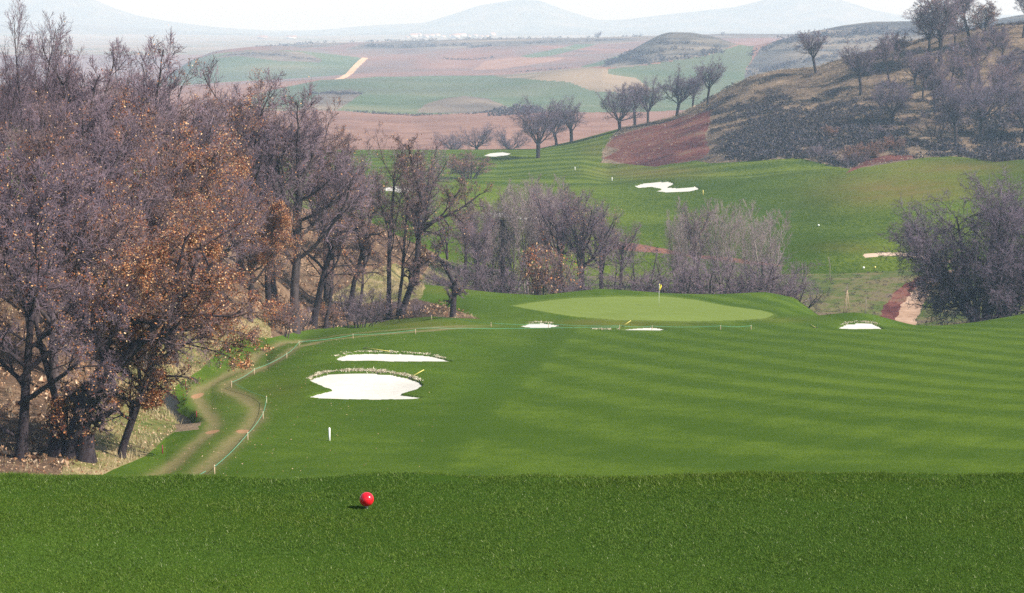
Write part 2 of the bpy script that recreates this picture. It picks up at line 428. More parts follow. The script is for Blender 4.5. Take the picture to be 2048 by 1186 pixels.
# the tracks
LRUT = [(300, 958), (325, 944), (359, 917), (389, 887), (416, 867), (429, 847), (416, 826), (399, 803), (391, 788), (402, 776), (450, 752), (487, 735.5), (514, 708), (554, 691), (605, 680), (699, 668), (780, 660), (860, 655), (930, 651), (1000, 650)]
RRUT = [(389, 953), (429, 918), (463, 885), (487, 864), (510, 840), (514, 816), (487, 793), (452, 777), (456, 765), (487, 752), (520, 736), (557, 719), (588, 696), (639, 683), (699, 675), (780, 667), (860, 661), (930, 655), (1000, 653)]
lrut = np.array([hit(a, b, 97, 225)[:2] for a, b in LRUT]); rrut = np.array([hit(a, b, 97, 225)[:2] for a, b in RRUT])
near = (GY > 96) & (GY < 225) & (GX < 5)
dl = np.full(GX.shape, 99.0); dr = np.full(GX.shape, 99.0)
dl[near] = seg_dist(GX[near], GY[near], lrut); dr[near] = seg_dist(GX[near], GY[near], rrut)
fade = 1 - 0.85 * smooth((GX + 8) / 8)
jn = 0.5 + 0.5 * fbm(GX, GY, 2.2, 3, 55)
RUT = (np.exp(-(dl / 0.50) ** 2) + np.exp(-(dr / 0.6) ** 2)) * (1.0 + 0.6 * jn) * fade
mid = np.array([(l + r_) / 2 for l, r_ in zip(lrut, rrut)])
dmid = np.full(GX.shape, 99.0); dmid[near] = seg_dist(GX[near], GY[near], mid)
RUT += 0.24 * np.exp(-(dmid / 2.4) ** 2) * (0.4 + 0.6 * jn) * fade
track_m = near & (np.minimum(np.minimum(dl, dr), dmid) < 1.15) & (GX < 0)
REG[track_m & (REG != region('putting_green'))] = region('cart_track')
Z -= np.where(near, 0.07 * np.exp(-(np.minimum(dl, dr) / 0.5) ** 2), 0) * fade
BARE = np.zeros(GX.shape)
for (a, b, rx, ry) in [(395, 792, 0.30, 2.4), (425, 864, 0.42, 0.9), (486, 863, 0.42, 0.9)]:
    p = hit(a, b, 97, 200); BARE += np.exp(-(((GX - p[0]) / rx) ** 2 + ((GY - p[1]) / ry) ** 2) ** 2)
# dirt track in the ravine
DTR = [(1812, 665), (1812, 640), (1816, 620), (1825, 600), (1836, 585), (1846, 572), (1850, 560)]
dtr = np.array([at_Y(1806, 246)[:2]] + [at_Y(x_, y_)[:2] for x_, y_ in [(1810, 252), (1813, 262), (1822, 271), (1840, 279), (1866, 286), (1900, 293)]])
zr = (GY > 240) & (GY < 325) & (GX > 30)
dd = np.full(GX.shape, 99.0); dd[zr] = seg_dist(GX[zr], GY[zr], dtr)
dj = dd + 0.35 * fbm(GX, GY, 2, 2, 61)
REG[dj < 1.25] = region('dirt_track')
REG[(dj >= 1.25) & (dj < 3.4) & (GX < np.interp(GY, dtr[:, 1], dtr[:, 0])) & (GY < 292)] = region('earth_bank')
spath = [hit(a, b, 300, 420)[:2] for a, b in [(1732, 512.5), (1760, 509), (1800, 509.5), (1850, 515), (1900, 524)]]
zs_ = (GY > 290) & (GY < 420)
ds = np.full(GX.shape, 99.0); ds[zs_] = seg_dist(GX[zs_], GY[zs_] * 0.45, [(a, b * 0.45) for a, b in spath])
REG[ds < 0.42] = region('sand_path')
# stream in its ditch; the shade down there is painted as near-black colour
STREAM = [(318, 935), (345, 905), (372, 868), (377, 838), (366, 826), (350, 812), (338, 796), (346, 772), (392, 735)]
stream = np.array([hit(a, b, 97, 200)[:2] for a, b in STREAM])
dstr = np.full(GX.shape, 99.0); dstr[near] = seg_dist(GX[near], GY[near], stream)
yfade = smooth((GY - 124) / 3) * (1 - smooth((GY - 137) / 2))
dsj = dstr + 0.25 * fbm(GX, GY, 1.2, 2, 66)
Z -= np.where(near, 0.55 * (1 - smooth((dsj - 0.3) / 0.75)), 0) * yfade
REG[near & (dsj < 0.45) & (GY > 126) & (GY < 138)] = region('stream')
REG[near & (dsj < 0.55 + 0.3 * jn) & (GY > 121.0) & (GY <= 126)] = region('stony_bank')
# sand bunkers
BM = {}
for k, (y0, y1, poly) in BUNKERS.items():
    fine = densify(poly, 5, 0.35 if y0 < 300 else 0.15, rng)
    m = inpoly(PX, PY, fine) & (GY >= y0) & (GY <= y1)
    REG[m] = region('sand:' + k)
    BM[k] = m
for k, m in BM.items():
    Z[m] -= 0.10 if BUNKERS[k][0] < 300 else 0.18

# ------------------------------------------------------------------ soft masks carried by the land
STRIPE = np.zeros(GX.shape)
kx = np.interp(GY, [98, 118, 150, 210], [0.6, 1.2, 2.3, 2.8])
ph = GY + kx * (GX - 8) + 0.9 * fbm(GX, GY, 30, 2, 14)
s1 = 0.5 + 0.5 * np.tanh(2.2 * np.sin(ph * 2 * pi / 16.0)) * (0.55 + 0.55 * (0.5 + 0.5 * fbm(GX, GY, 18, 3, 16)))
s1 = s1 + 0.16 * np.sin((GX * 0.9 - GY * 0.5 + 3 * fbm(GX, GY, 25, 2, 19)) * 2 * pi / 3.2) * smooth(0.2 + fbm(GX, GY, 22, 2, 17))
# the diagonal cut left of which the rough lies another way
pA, pB = hit(1140, 672, 97, 230), hit(905, 925, 97, 200)
tcut = (GY - pB[1]) / (pA[1] - pB[1])
xcut = pB[0] + (pA[0] - pB[0]) * tcut
side = smooth((GX - xcut + 0.5) / 1.0)
s2 = 0.5 + 0.5 * np.sin((GX * 0.8 + GY * 0.25 + 2 * fbm(GX, GY, 14, 2, 15)) * 2 * pi / 9.0)
STRIPE = np.where(GY < 243, side * s1 + (1 - side) * (0.35 + 0.25 * s2), 0)
STRIPE -= 0.75 * np.exp(-((GX - xcut + 1.7) / 1.8) ** 2) * (GY < 215) * smooth((GY - 104) / 8)
STRIPE += 0.22 * np.exp(-((GX - xcut - 0.5) / 0.5) ** 2) * (GY < 210)
pg = GX * 0.75 + GY * 0.66
STRIPE = np.where(REG == region('putting_green'), 0.5 + 0.35 * np.tanh(3 * np.sin(pg * 2 * pi / 2.6)), STRIPE)
pv = GY + 0.16 * GX + 5 * fbm(GX, GY, 60, 2, 18)
STRIPE = np.where(GY > 285, 0.5 + 0.5 * np.sin(pv * 2 * pi / np.interp(GY, [300, 460], [8.5, 13.0])), STRIPE)
DRY = np.zeros(GX.shape)
def soft(poly, y0, y1, w, a=1.0):
    global DRY
    m = (inpoly(PX + 2 * JX, PY + 2 * JY, poly) & (GY >= y0) & (GY <= y1)).astype(float)
    DRY = np.maximum(DRY, a * m)
def blob(x, y, rx, ry, a, y0=97, y1=700):
    global DRY
    g = np.exp(-(((PX - x) / rx) ** 2 + ((PY - y) / ry) ** 2)) * ((GY > y0) & (GY < y1))
    DRY = np.maximum(DRY, a * g * (0.45 + 0.75 * (0.5 + 0.5 * fbm(GX, GY, 5, 3, 91))))
blob(1240, 648, 140, 7, 0.75, 195, 225)
blob(1180, 644, 60, 5, 0.8, 195, 225)
blob(830, 648, 90, 9, 0.7, 195, 230)
blob(900, 580, 70, 8, 0.5, 225, 250)
blob(1800, 380, 150, 34, 1.0, 380, 520)
blob(1760, 395, 90, 12, 0.7, 380, 520)
blob(1900, 335, 150, 16, 0.9, 400, 520)
blob(1700, 365, 70, 30, 0.3, 380, 520)
blob(1300, 345, 110, 14, 0.8, 400, 600)
blob(1190, 300, 30, 20, 0.4, 450, 640)
blob(1260, 330, 60, 12, 0.5, 450, 640)
blob(1700, 495, 60, 10, 0.5, 300, 420)
blob(1560, 640, 60, 6, 0.4, 200, 240)
blob(560, 780, 60, 30, 0.25, 120, 170)
DRY *= (0.6 + 0.4 * (0.5 + 0.5 * fbm(GX, GY, 3, 3, 92)))
MIXN = 0.5 + 0.5 * fbm(GX, GY, np.where(GY > 1000, 60, np.where(GY > 440, 9, 5)), 4, 71)

# ------------------------------------------------------------------ materials
class Mat:
    def __init__(s, name, rough=0.9, spec=0.15):
        s.m = bpy.data.materials.new(name)
        s.m.use_nodes = True
        s.nt = s.m.node_tree
        s.b = s.nt.nodes['Principled BSDF']
        s.b.inputs['Roughness'].default_value = rough
        s.b.inputs['Specular IOR Level'].default_value = spec
        s._pos = None
    def n(s, t, **kw):
        x = s.nt.nodes.new(t)
        for k, v in kw.items():
            setattr(x, k, v)
        return x
    def l(s, a, b):
        s.nt.links.new(a, b)
    def pos(s, scale=(1, 1, 1), obj=False):
        if obj:
            g = s.n('ShaderNodeTexCoord').outputs['Object']
        else:
            g = s.n('ShaderNodeNewGeometry').outputs['Position']
        mp = s.n('ShaderNodeMapping')
        mp.inputs['Scale'].default_value = scale
        s.l(g, mp.inputs[0])
        return mp.outputs[0]
    def noise(s, scale, detail=3, rough=0.55, sc=(1, 1, 1), obj=False, dist=0.0):
        t = s.n('ShaderNodeTexNoise')
        t.inputs['Scale'].default_value = scale
        t.inputs['Detail'].default_value = detail
        t.inputs['Roughness'].default_value = rough
        t.inputs['Distortion'].default_value = dist
        s.l(s.pos(sc, obj), t.inputs['Vector'])
        return t.outputs['Fac']
    def ramp(s, f, stops):
        r = s.n('ShaderNodeValToRGB')
        e = r.color_ramp.elements
        while len(e) < len(stops):
            e.new(0.5)
        for i, (p, c) in enumerate(stops):
            e[i].position = p
            e[i].color = (c, c, c, 1) if isinstance(c, (int, float)) else (*c, 1)
        s.l(f, r.inputs[0])
        return r.outputs[0]
    def mix(s, f, a, b, mode='MIX'):
        x = s.n('ShaderNodeMix', data_type='RGBA', blend_type=mode)
        for sock, v in ((x.inputs[0], f), (x.inputs[6], a), (x.inputs[7], b)):
            if hasattr(v, 'is_linked'):
                s.l(v, sock)
            elif isinstance(v, (int, float)):
                sock.default_value = v if sock is x.inputs[0] else (v, v, v, 1)
            else:
                sock.default_value = (*v, 1)
        return x.outputs[2]
    def math(s, op, a, b=0.0):
        x = s.n('ShaderNodeMath', operation=op, use_clamp=False)
        for i, v in enumerate((a, b)):
            if hasattr(v, 'is_linked'):
                s.l(v, x.inputs[i])
            else:
                x.inputs[i].default_value = v
        return x.outputs[0]
    def attr(s, name):
        return s.n('ShaderNodeAttribute', attribute_name=name).outputs['Fac']
    def island(s):
        return s.n('ShaderNodeNewGeometry').outputs['Random Per Island']
    def objrand(s):
        return s.n('ShaderNodeObjectInfo').outputs['Random']
    def color(s, c):
        if hasattr(c, 'is_linked'):
            s.l(c, s.b.inputs['Base Color'])
        else:
            s.b.inputs['Base Color'].default_value = (*c, 1)
        return s
    def bump(s, h, dist=0.05, strength=0.6):
        b = s.n('ShaderNodeBump')
        b.inputs['Distance'].default_value = dist
        b.inputs['Strength'].default_value = strength
        s.l(h, b.inputs['Height'])
        s.l(b.outputs[0], s.b.inputs['Normal'])
        return s

MATS = {}
def lawn(name, dark, light, dry, bumpd=0.05, fine=9.0, stripe=0.75, rut=False, bare=False):
    m = Mat(name, 0.9, 0.0)
    big = m.ramp(m.noise(0.045, 4, 0.55), [(0.3, 0.0), (0.7, 1.0)])
    med = m.ramp(m.noise(0.45, 4, 0.6), [(0.3, 0.0), (0.7, 1.0)])
    fin = m.noise(fine, 3, 0.7, (1, 0.45, 1))
    f = m.math('ADD', m.math('MULTIPLY', m.attr('stripe'), stripe), m.math('ADD', m.math('MULTIPLY', big, 0.30), m.math('MULTIPLY', med, 0.34)))
    f = m.math('SUBTRACT', f, 0.28)
    f = m.math('ADD', f, m.math('MULTIPLY', m.math('SUBTRACT', fin, 0.5), 2.1))
    c = m.mix(m.ramp(f, [(0, 0.0), (1, 1.0)]), dark, light)
    d = m.math('MULTIPLY', m.attr('dry'), m.ramp(m.noise(1.1, 5, 0.65), [(0.25, 0.35), (0.75, 1.0)]))
    c = m.mix(m.ramp(d, [(0, 0.0), (1, 1.0)]), c, dry)
    if rut:
        rr = m.math('MULTIPLY', m.attr('rut'), m.ramp(m.noise(2.8, 5, 0.7), [(0.32, 0.30), (0.62, 1.0)]))
        c = m.mix(m.ramp(rr, [(0.05, 0.0), (0.95, 0.82)]), c, (0.190, 0.155, 0.074))
    if bare:
        c = m.mix(m.ramp(m.attr('bare'), [(0.3, 0.0), (0.7, 1.0)]), c, (0.30, 0.175, 0.095))
    # stray pale leaves and daisies in the turf
    v = m.n('ShaderNodeTexVoronoi')
    v.inputs['Scale'].default_value = 0.55
    v.inputs['Randomness'].default_value = 1.0
    m.l(m.pos(), v.inputs['Vector'])
    m.color(c).bump(m.noise(fine * 1.3, 3, 0.7), bumpd, 0.7)
    MATS[name] = m.m
    return m
lawn('tee_lawn', (0.030, 0.062, 0.010), (0.065, 0.118, 0.017), (0.09, 0.10, 0.03), 0.01, 60.0)
lawn('tee_bank', (0.035, 0.085, 0.010), (0.06, 0.13, 0.014), (0.1, 0.1, 0.03), 0.03, 12.0)
lawn('fairway', (0.044, 0.082, 0.0075), (0.116, 0.170, 0.0185), (0.17, 0.125, 0.032), 0.07, 11.0, 0.32, True, True)
MATS['cart_track'] = MATS['fairway']
lawn('putting_green', (0.135, 0.180, 0.038), (0.180, 0.228, 0.056), (0.18, 0.17, 0.05), 0.006, 7.0, 0.2)
lawn('green_collar', (0.066, 0.104, 0.012), (0.125, 0.165, 0.022), (0.19, 0.15, 0.05), 0.02, 8.0, 0.2)
lawn('valley_fairway', (0.036, 0.066, 0.0050), (0.126, 0.160, 0.0160), (0.18, 0.110, 0.040), 0.12, 2.2, 0.50)

def ground(name, stops, scale, detail=5, bumpd=0.2, second=None, sc=(1, 1, 1), attr='mixn'):
    m = Mat(name, 0.95, 0.05)
    f = m.math('ADD', m.math('MULTIPLY', m.attr(attr), 0.5), m.math('MULTIPLY', m.noise(scale, detail, 0.65, sc), 0.5))
    c = m.ramp(f, stops)
    if second:
        s2, lo, hi, cc = second
        c = m.mix(m.ramp(m.noise(s2, 4, 0.6, sc), [(lo, 0.0), (hi, 1.0)]), c, cc)
    m.color(c).bump(m.noise(scale * 2, 4, 0.65, sc), bumpd, 0.7)
    MATS[name] = m.m
ground('wood_floor', [(0.3, (0.050, 0.034, 0.026)), (0.5, (0.12, 0.075, 0.048)), (0.68, (0.24, 0.16, 0.10))], 1.6, 5, 0.2)
ground('rough_grass', [(0.3, (0.060, 0.085, 0.018)), (0.45, (0.15, 0.14, 0.048)), (0.6, (0.30, 0.23, 0.12)), (0.75, (0.37, 0.28, 0.17))], 1.1, 5, 0.2)
ground('ravine', [(0.3, (0.040, 0.055, 0.016)), (0.45, (0.075, 0.10, 0.022)), (0.58, (0.14, 0.12, 0.055)), (0.75, (0.13, 0.09, 0.075))], 0.7, 5, 0.25)
ground('hillside', [(0.30, (0.040, 0.031, 0.027)), (0.45, (0.095, 0.068, 0.050)), (0.60, (0.19, 0.135, 0.092)), (0.75, (0.30, 0.22, 0.15))], 0.35, 6, 0.4)
ground('earth_bank', [(0.3, (0.036, 0.011, 0.014)), (0.44, (0.090, 0.028, 0.026)), (0.58, (0.155, 0.055, 0.042)), (0.76, (0.21, 0.115, 0.080))], 0.6, 7, 0.5, (0.13, 0.58, 0.74, (0.17, 0.12, 0.075)))
ground('red_soil', [(0.3, (0.09, 0.05, 0.03)), (0.5, (0.19, 0.085, 0.06)), (0.7, (0.26, 0.13, 0.09))], 0.6, 5, 0.4)
ground('dirt_track', [(0.3, (0.20, 0.12, 0.08)), (0.5, (0.36, 0.235, 0.16)), (0.75, (0.47, 0.33, 0.24))], 0.9, 5, 0.08)
ground('sand_path', [(0.3, (0.42, 0.29, 0.2)), (0.7, (0.58, 0.44, 0.33))], 0.5, 3, 0.05)
ground('farm_road', [(0.3, (0.5, 0.30, 0.17)), (0.7, (0.62, 0.42, 0.27))], 0.05, 3, 0.05)
ground('ploughed_field', [(0.3, (0.16, 0.082, 0.060)), (0.5, (0.215, 0.115, 0.084)), (0.72, (0.265, 0.15, 0.112))], 0.05, 7, 0.3, None, (0.6, 0.25, 1))
ground('red_field', [(0.28, (0.105, 0.080, 0.078)), (0.44, (0.165, 0.105, 0.090)), (0.58, (0.215, 0.115, 0.090)), (0.75, (0.27, 0.155, 0.118))], 0.012, 7, 0.3, (0.010, 0.50, 0.66, (0.16, 0.135, 0.125)), (1, 0.16, 1))
ground('clay_field', [(0.3, (0.23, 0.125, 0.09)), (0.7, (0.31, 0.18, 0.13))], 0.03, 6, 0.3)
ground('green_field', [(0.28, (0.052, 0.085, 0.042)), (0.46, (0.078, 0.112, 0.056)), (0.58, (0.105, 0.132, 0.068)), (0.75, (0.17, 0.165, 0.095))], 0.02, 7, 0.2, (0.005, 0.50, 0.66, (0.085, 0.10, 0.06)), (0.35, 1.0, 1))
ground('scrub_field', [(0.3, (0.06, 0.055, 0.05)), (0.5, (0.13, 0.105, 0.085)), (0.7, (0.23, 0.18, 0.13))], 0.035, 6, 0.6)
ground('stubble_field', [(0.3, (0.10, 0.09, 0.055)), (0.5, (0.22, 0.165, 0.11)), (0.7, (0.28, 0.21, 0.14))], 0.03, 6, 0.5)
ground('grey_hill', [(0.30, (0.025, 0.027, 0.030)), (0.43, (0.075, 0.068, 0.060)), (0.56, (0.16, 0.135, 0.105)), (0.72, (0.26, 0.205, 0.15))], 0.04, 7, 1.2, (0.05, 0.52, 0.62, (0.05, 0.048, 0.045)), (0.3, 0.5, 6.0))
ground('plain', [(0.3, (0.08, 0.11, 0.06)), (0.5, (0.20, 0.16, 0.11)), (0.7, (0.30, 0.22, 0.16))], 0.004, 5, 0.5)
ground('mountains', [(0.3, (0.06, 0.07, 0.06)), (0.5, (0.11, 0.11, 0.09)), (0.7, (0.17, 0.15, 0.12))], 0.004, 5, 2.0)
m = Mat('sand', 0.95, 0.1)
m.color(m.ramp(m.noise(1.2, 5, 0.6), [(0.3, (0.51, 0.485, 0.43)), (0.7, (0.58, 0.56, 0.50))])).bump(m.noise(3.0, 5, 0.65), 0.06, 0.7)
SANDM = m.m
ground('stony_bank', [(0.3, (0.10, 0.075, 0.045)), (0.5, (0.24, 0.175, 0.115)), (0.7, (0.46, 0.36, 0.28))], 2.8, 5, 0.3)
m = Mat('stream', 0.45, 0.15)  # near-black: shade under the ditch overhang put into the stream's colour
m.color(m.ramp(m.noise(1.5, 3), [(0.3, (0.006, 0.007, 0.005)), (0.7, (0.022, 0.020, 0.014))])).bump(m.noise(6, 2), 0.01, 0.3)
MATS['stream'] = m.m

# ------------------------------------------------------------------ mesh helpers
def mesh_np(name, verts, quads=None, tris=None, smoothed=True, mats=(), attrs=None):
    me = bpy.data.meshes.new(name)
    verts = np.ascontiguousarray(verts, np.float32)
    nq = 0 if quads is None else len(quads)
    ntr = 0 if tris is None else len(tris)
    me.vertices.add(len(verts))
    me.vertices.foreach_set('co', verts.ravel())
    loops = []
    if nq: loops.append(np.asarray(quads, np.int32).ravel())
    if ntr: loops.append(np.asarray(tris, np.int32).ravel())
    loops = np.concatenate(loops)
    me.loops.add(len(loops))
    me.loops.foreach_set('vertex_index', loops)
    me.polygons.add(nq + ntr)
    starts = np.concatenate([np.arange(nq) * 4, nq * 4 + np.arange(ntr) * 3]).astype(np.int32)
    me.polygons.foreach_set('loop_start', starts)
    if smoothed:
        me.polygons.foreach_set('use_smooth', np.ones(nq + ntr, bool))
    for mm in mats:
        me.materials.append(mm)
    if attrs:
        for k, v in attrs.items():
            a = me.attributes.new(k, 'FLOAT', 'POINT')
            a.data.foreach_set('value', np.ascontiguousarray(v, np.float32))
    me.update(calc_edges=True)
    return me

def link(name, me, parent=None, loc=(0, 0, 0)):
    o = bpy.data.objects.new(name, me)
    col.objects.link(o)
    o.location = loc
    if parent is not None:
        o.parent = parent
    return o
def tag(o, label=None, cat=None, group=None, kind=None):
    if label: o['label'] = label
    if cat: o['category'] = cat
    if group: o['group'] = group
    if kind: o['kind'] = kind
    return o
def thing(name, label, cat, loc=(0, 0, 0), group=None):
    o = bpy.data.objects.new(name, None)
    col.objects.link(o)
    o.location = loc
    o.empty_display_size = 0.2
    return tag(o, label, cat, group)

class MB:
    """collects shapes into one mesh"""
    def __init__(s):
        s.v = []; s.q = []; s.t = []; s.n = 0
    def add(s, v, q=None, t=None):
        v = np.asarray(v, float).reshape(-1, 3)
        if q is not None and len(q): s.q.append(np.asarray(q, int).reshape(-1, 4) + s.n)
        if t is not None and len(t): s.t.append(np.asarray(t, int).reshape(-1, 3) + s.n)
        s.v.append(v); s.n += len(v)
    def tube(s, pts, rad, sides=6, caps=True):
        pts = np.asarray(pts, float)[None]; rad = np.broadcast_to(np.asarray(rad, float), pts.shape[1:2])[None]
        v, q = tubes(pts, rad, sides)
        k = pts.shape[1]
        t = []
        if caps:
            for b in (0, k - 1):
                c = [b * sides + i for i in range(sides)]
                for i in range(1, sides - 1):
                    t.append((c[0], c[i + 1], c[i]) if b == 0 else (c[0], c[i], c[i + 1]))
        s.add(v, q, t)
    def lathe(s, prof, seg=24, centre=(0, 0, 0)):
        prof = np.asarray(prof, float); k = len(prof)
        a = np.linspace(0, 2 * pi, seg, endpoint=False)
        v = np.stack([prof[:, 0:1] * np.cos(a), prof[:, 0:1] * np.sin(a), np.repeat(prof[:, 1:2], seg, 1)], -1) + np.asarray(centre)
        q = []
        for j in range(k - 1):
            for i in range(seg):
                q.append((j * seg + i, j * seg + (i + 1) % seg, (j + 1) * seg + (i + 1) % seg, (j + 1) * seg + i))
        s.add(v, q)
    def box(s, c, d, rot=0.0):
        c = np.asarray(c, float); d = np.asarray(d, float) / 2
        k = np.array([[x, y, z] for z in (-1, 1) for y in (-1, 1) for x in (-1, 1)], float) * d
        if rot:
            ca, sa = cos(rot), sin(rot)
            k = np.stack([k[:, 0] * ca - k[:, 1] * sa, k[:, 0] * sa + k[:, 1] * ca, k[:, 2]], 1)
        s.add(k + c, [(0, 2, 3, 1), (4, 5, 7, 6), (0, 1, 5, 4), (2, 6, 7, 3), (0, 4, 6, 2), (1, 3, 7, 5)])
    def mesh(s, name, mat, smoothed=True):
        return mesh_np(name, np.concatenate(s.v), np.concatenate(s.q) if s.q else None, np.concatenate(s.t) if s.t else None, smoothed, (mat,) if mat else ())
    def build(s, name, mat, parent=None, loc=(0, 0, 0), smoothed=True):
        return link(name, s.mesh(name, mat, smoothed), parent, loc)

def tubes(pts, rad, S):
    """n polylines of k points -> tube vertices and quads"""
    n, k, _ = pts.shape
    d = np.zeros_like(pts)
    d[:, 1:-1] = pts[:, 2:] - pts[:, :-2]
    d[:, 0] = pts[:, 1] - pts[:, 0]; d[:, -1] = pts[:, -1] - pts[:, -2]
    d /= np.linalg.norm(d, axis=2, keepdims=True) + 1e-9
    ref = np.zeros((n, 1, 3)); ax = np.argmin(np.abs(d.mean(1)), axis=1)
    ref[np.arange(n), 0, ax] = 1
    a = np.cross(d, np.broadcast_to(ref, d.shape)); a /= np.linalg.norm(a, axis=2, keepdims=True) + 1e-9
    b = np.cross(d, a)
    ang = np.arange(S) * 2 * pi / S
    v = pts[:, :, None, :] + rad[:, :, None, None] * (np.cos(ang)[None, None, :, None] * a[:, :, None, :] + np.sin(ang)[None, None, :, None] * b[:, :, None, :])
    base = (np.arange(n) * k * S)[:, None, None]
    r0 = (np.arange(k - 1) * S)[None, :, None]
    i0 = np.arange(S)[None, None, :]; i1 = (np.arange(S)[None, None, :] + 1) % S
    q = np.stack([base + r0 + i0, base + r0 + i1, base + r0 + S + i1, base + r0 + S + i0], -1)
    return v.reshape(-1, 3), q.reshape(-1, 4)

# ------------------------------------------------------------------ land objects from the grid
vid = np.arange(NR * NU).reshape(NR, NU)
qa = np.stack([vid[:-1, :-1], vid[:-1, 1:], vid[1:, 1:], vid[1:, :-1]], -1).reshape(-1, 4)
qr = np.stack([REG[:-1, :-1], REG[:-1, 1:], REG[1:, 1:], REG[1:, :-1]], -1).reshape(-1, 4)
fr = qr[:, 0].copy()
isand = np.array([n.startswith('sand:') for n in NAMES])
mixed = isand[fr] & ~((qr[:, 1] == fr) & (qr[:, 2] == fr) & (qr[:, 3] == fr))
for c in (1, 2, 3):
    other = mixed & isand[fr] & ~isand[qr[:, c]]
    fr[other] = qr[other, c]
VX = np.stack([GX.ravel(), GY.ravel(), Z.ravel()], 1)
ATT = {'stripe': STRIPE.ravel(), 'dry': DRY.ravel(), 'mixn': MIXN.ravel(), 'rut': RUT.ravel(), 'bare': BARE.ravel()}
BL = {
    'near_large': 'large white sand bunker with notched sides and a tufted back rim beside the track',
    'near_long': 'long thin white sand bunker lying just behind the large notched bunker',
    'green_left': 'small white sand bunker by the left end of the putting green, crossed by the rope',
    'green_front': 'thin white sand bunker in front of the putting green beside a leaning yellow rake',
    'right': 'humped white sand bunker right of the putting green at the edge of the ravine',
    'far_green': 'small oval white bunker on the far fairway beside a pollard tree',
    'far_double': 'S-shaped double white bunker at the foot of the scrubby hill',
    'far_behind': 'far white bunker glimpsed through the branches of the dark oaks',
    'far_low': 'pale far bunker glimpsed behind the bare poplars in the ravine',
}
bunk = {}
for ri, name in enumerate(NAMES):
    q = qa[fr == ri]
    if not len(q):
        continue
    used, inv = np.unique(q, return_inverse=True)
    mat = SANDM if isand[ri] else MATS[name]
    keys = ('stripe', 'dry', 'rut', 'bare') if name in ('fairway', 'cart_track', 'green_collar', 'tee_lawn', 'tee_bank', 'putting_green', 'valley_fairway') else ('mixn',)
    me = mesh_np('sand' if isand[ri] else name, VX[used], inv.reshape(-1, 4), None, True, (mat,), {k: ATT[k][used] for k in keys})
    if isand[ri]:
        k = name[5:]
        c = VX[used].mean(0)
        r = thing('sand_bunker', BL[k], 'sand bunker', tuple(c))
        o = link('sand', me, r)
        o.location = tuple(-c)
        bunk[k] = r
    else:
        o = link(name, me)
        tag(o, kind='structure')
del qa, qr

# ------------------------------------------------------------------ bark, twigs, leaves
def bark(name, dark, light, scale=6.0):
    m = Mat(name, 0.95, 0.08)
    m.color(m.ramp(m.noise(scale, 4, 0.65, (1, 1, 0.3), True), [(0.3, dark), (0.7, light)])).bump(m.noise(scale * 2, 4, 0.7, (1, 1, 0.25), True), 0.03, 0.8)
    MATS[name] = m.m
    return m.m
bark('oak_bark', (0.030, 0.023, 0.026), (0.10, 0.078, 0.076))
bark('dark_bark', (0.016, 0.012, 0.016), (0.055, 0.042, 0.046))
bark('pale_bark', (0.17, 0.135, 0.125), (0.36, 0.30, 0.28))
bark('twig_purple', (0.105, 0.076, 0.096), (0.27, 0.196, 0.232), 1.2)
bark('twig_dark', (0.088, 0.067, 0.092), (0.205, 0.156, 0.200), 1.2)
bark('twig_pale', (0.18, 0.135, 0.14), (0.35, 0.275, 0.27), 1.2)
bark('twig_brown', (0.105, 0.070, 0.075), (0.255, 0.172, 0.172), 1.2)
bark('twig_red', (0.14, 0.075, 0.060), (0.26, 0.15, 0.12), 1.2)
def leafmat(name, stops, trans=0.25):
    m = Mat(name, 0.7, 0.12 if name != 'turf_blades' else 0.03)
    c = m.ramp(m.island(), stops)
    if name == 'turf_blades':
        c = m.mix(m.ramp(m.math('ADD', m.math('MULTIPLY', m.noise(0.55, 5, 0.62, (0.6, 1.3, 1)), 0.7), m.math('MULTIPLY', m.noise(5.0, 3, 0.6), 0.3)), [(0.42, 0.0), (0.66, 0.7)]), c, m.ramp(m.island(), [(0, (0.066, 0.108, 0.010)), (0.85, (0.135, 0.185, 0.022)), (1.0, (0.30, 0.33, 0.12))]))
    m.color(c)
    t = m.n('ShaderNodeBsdfTranslucent'); m.l(c, t.inputs[0])
    mx = m.n('ShaderNodeMixShader'); mx.inputs[0].default_value = trans
    out = m.nt.nodes['Material Output']
    m.l(m.b.outputs[0], mx.inputs[1]); m.l(t.outputs[0], mx.inputs[2]); m.l(mx.outputs[0], out.inputs[0])
    MATS[name] = m.m
leafmat('oak_leaves', [(0.0, (0.12, 0.028, 0.018)), (0.35, (0.26, 0.078, 0.030)), (0.62, (0.46, 0.190, 0.070)), (0.86, (0.66, 0.38, 0.18)), (1.0, (0.82, 0.60, 0.36))])
leafmat('ivy_leaves', [(0.0, (0.010, 0.009, 0.013)), (1.0, (0.040, 0.036, 0.042))], 0.05)
leafmat('heather', [(0.0, (0.024, 0.020, 0.034)), (0.5, (0.048, 0.040, 0.052)), (0.85, (0.080, 0.066, 0.066)), (1.0, (0.13, 0.10, 0.078))], 0.1)
leafmat('dry_grass', [(0.0, (0.16, 0.13, 0.055)), (0.5, (0.33, 0.26, 0.14)), (1.0, (0.52, 0.43, 0.28))], 0.2)
leafmat('rim_straw', [(0.0, (0.10, 0.085, 0.035)), (0.3, (0.40, 0.33, 0.19)), (0.6, (0.70, 0.62, 0.46)), (1.0, (0.84, 0.79, 0.66))], 0.1)
leafmat('turf_blades', [(0.0, (0.022, 0.050, 0.010)), (0.45, (0.074, 0.138, 0.024)), (0.85, (0.125, 0.200, 0.036)), (0.98, (0.16, 0.22, 0.050)), (1.0, (0.48, 0.52, 0.30))], 0.25)
leafmat('litter', [(0.0, (0.14, 0.06, 0.03)), (0.5, (0.34, 0.19, 0.10)), (1.0, (0.60, 0.44, 0.30))], 0.1)
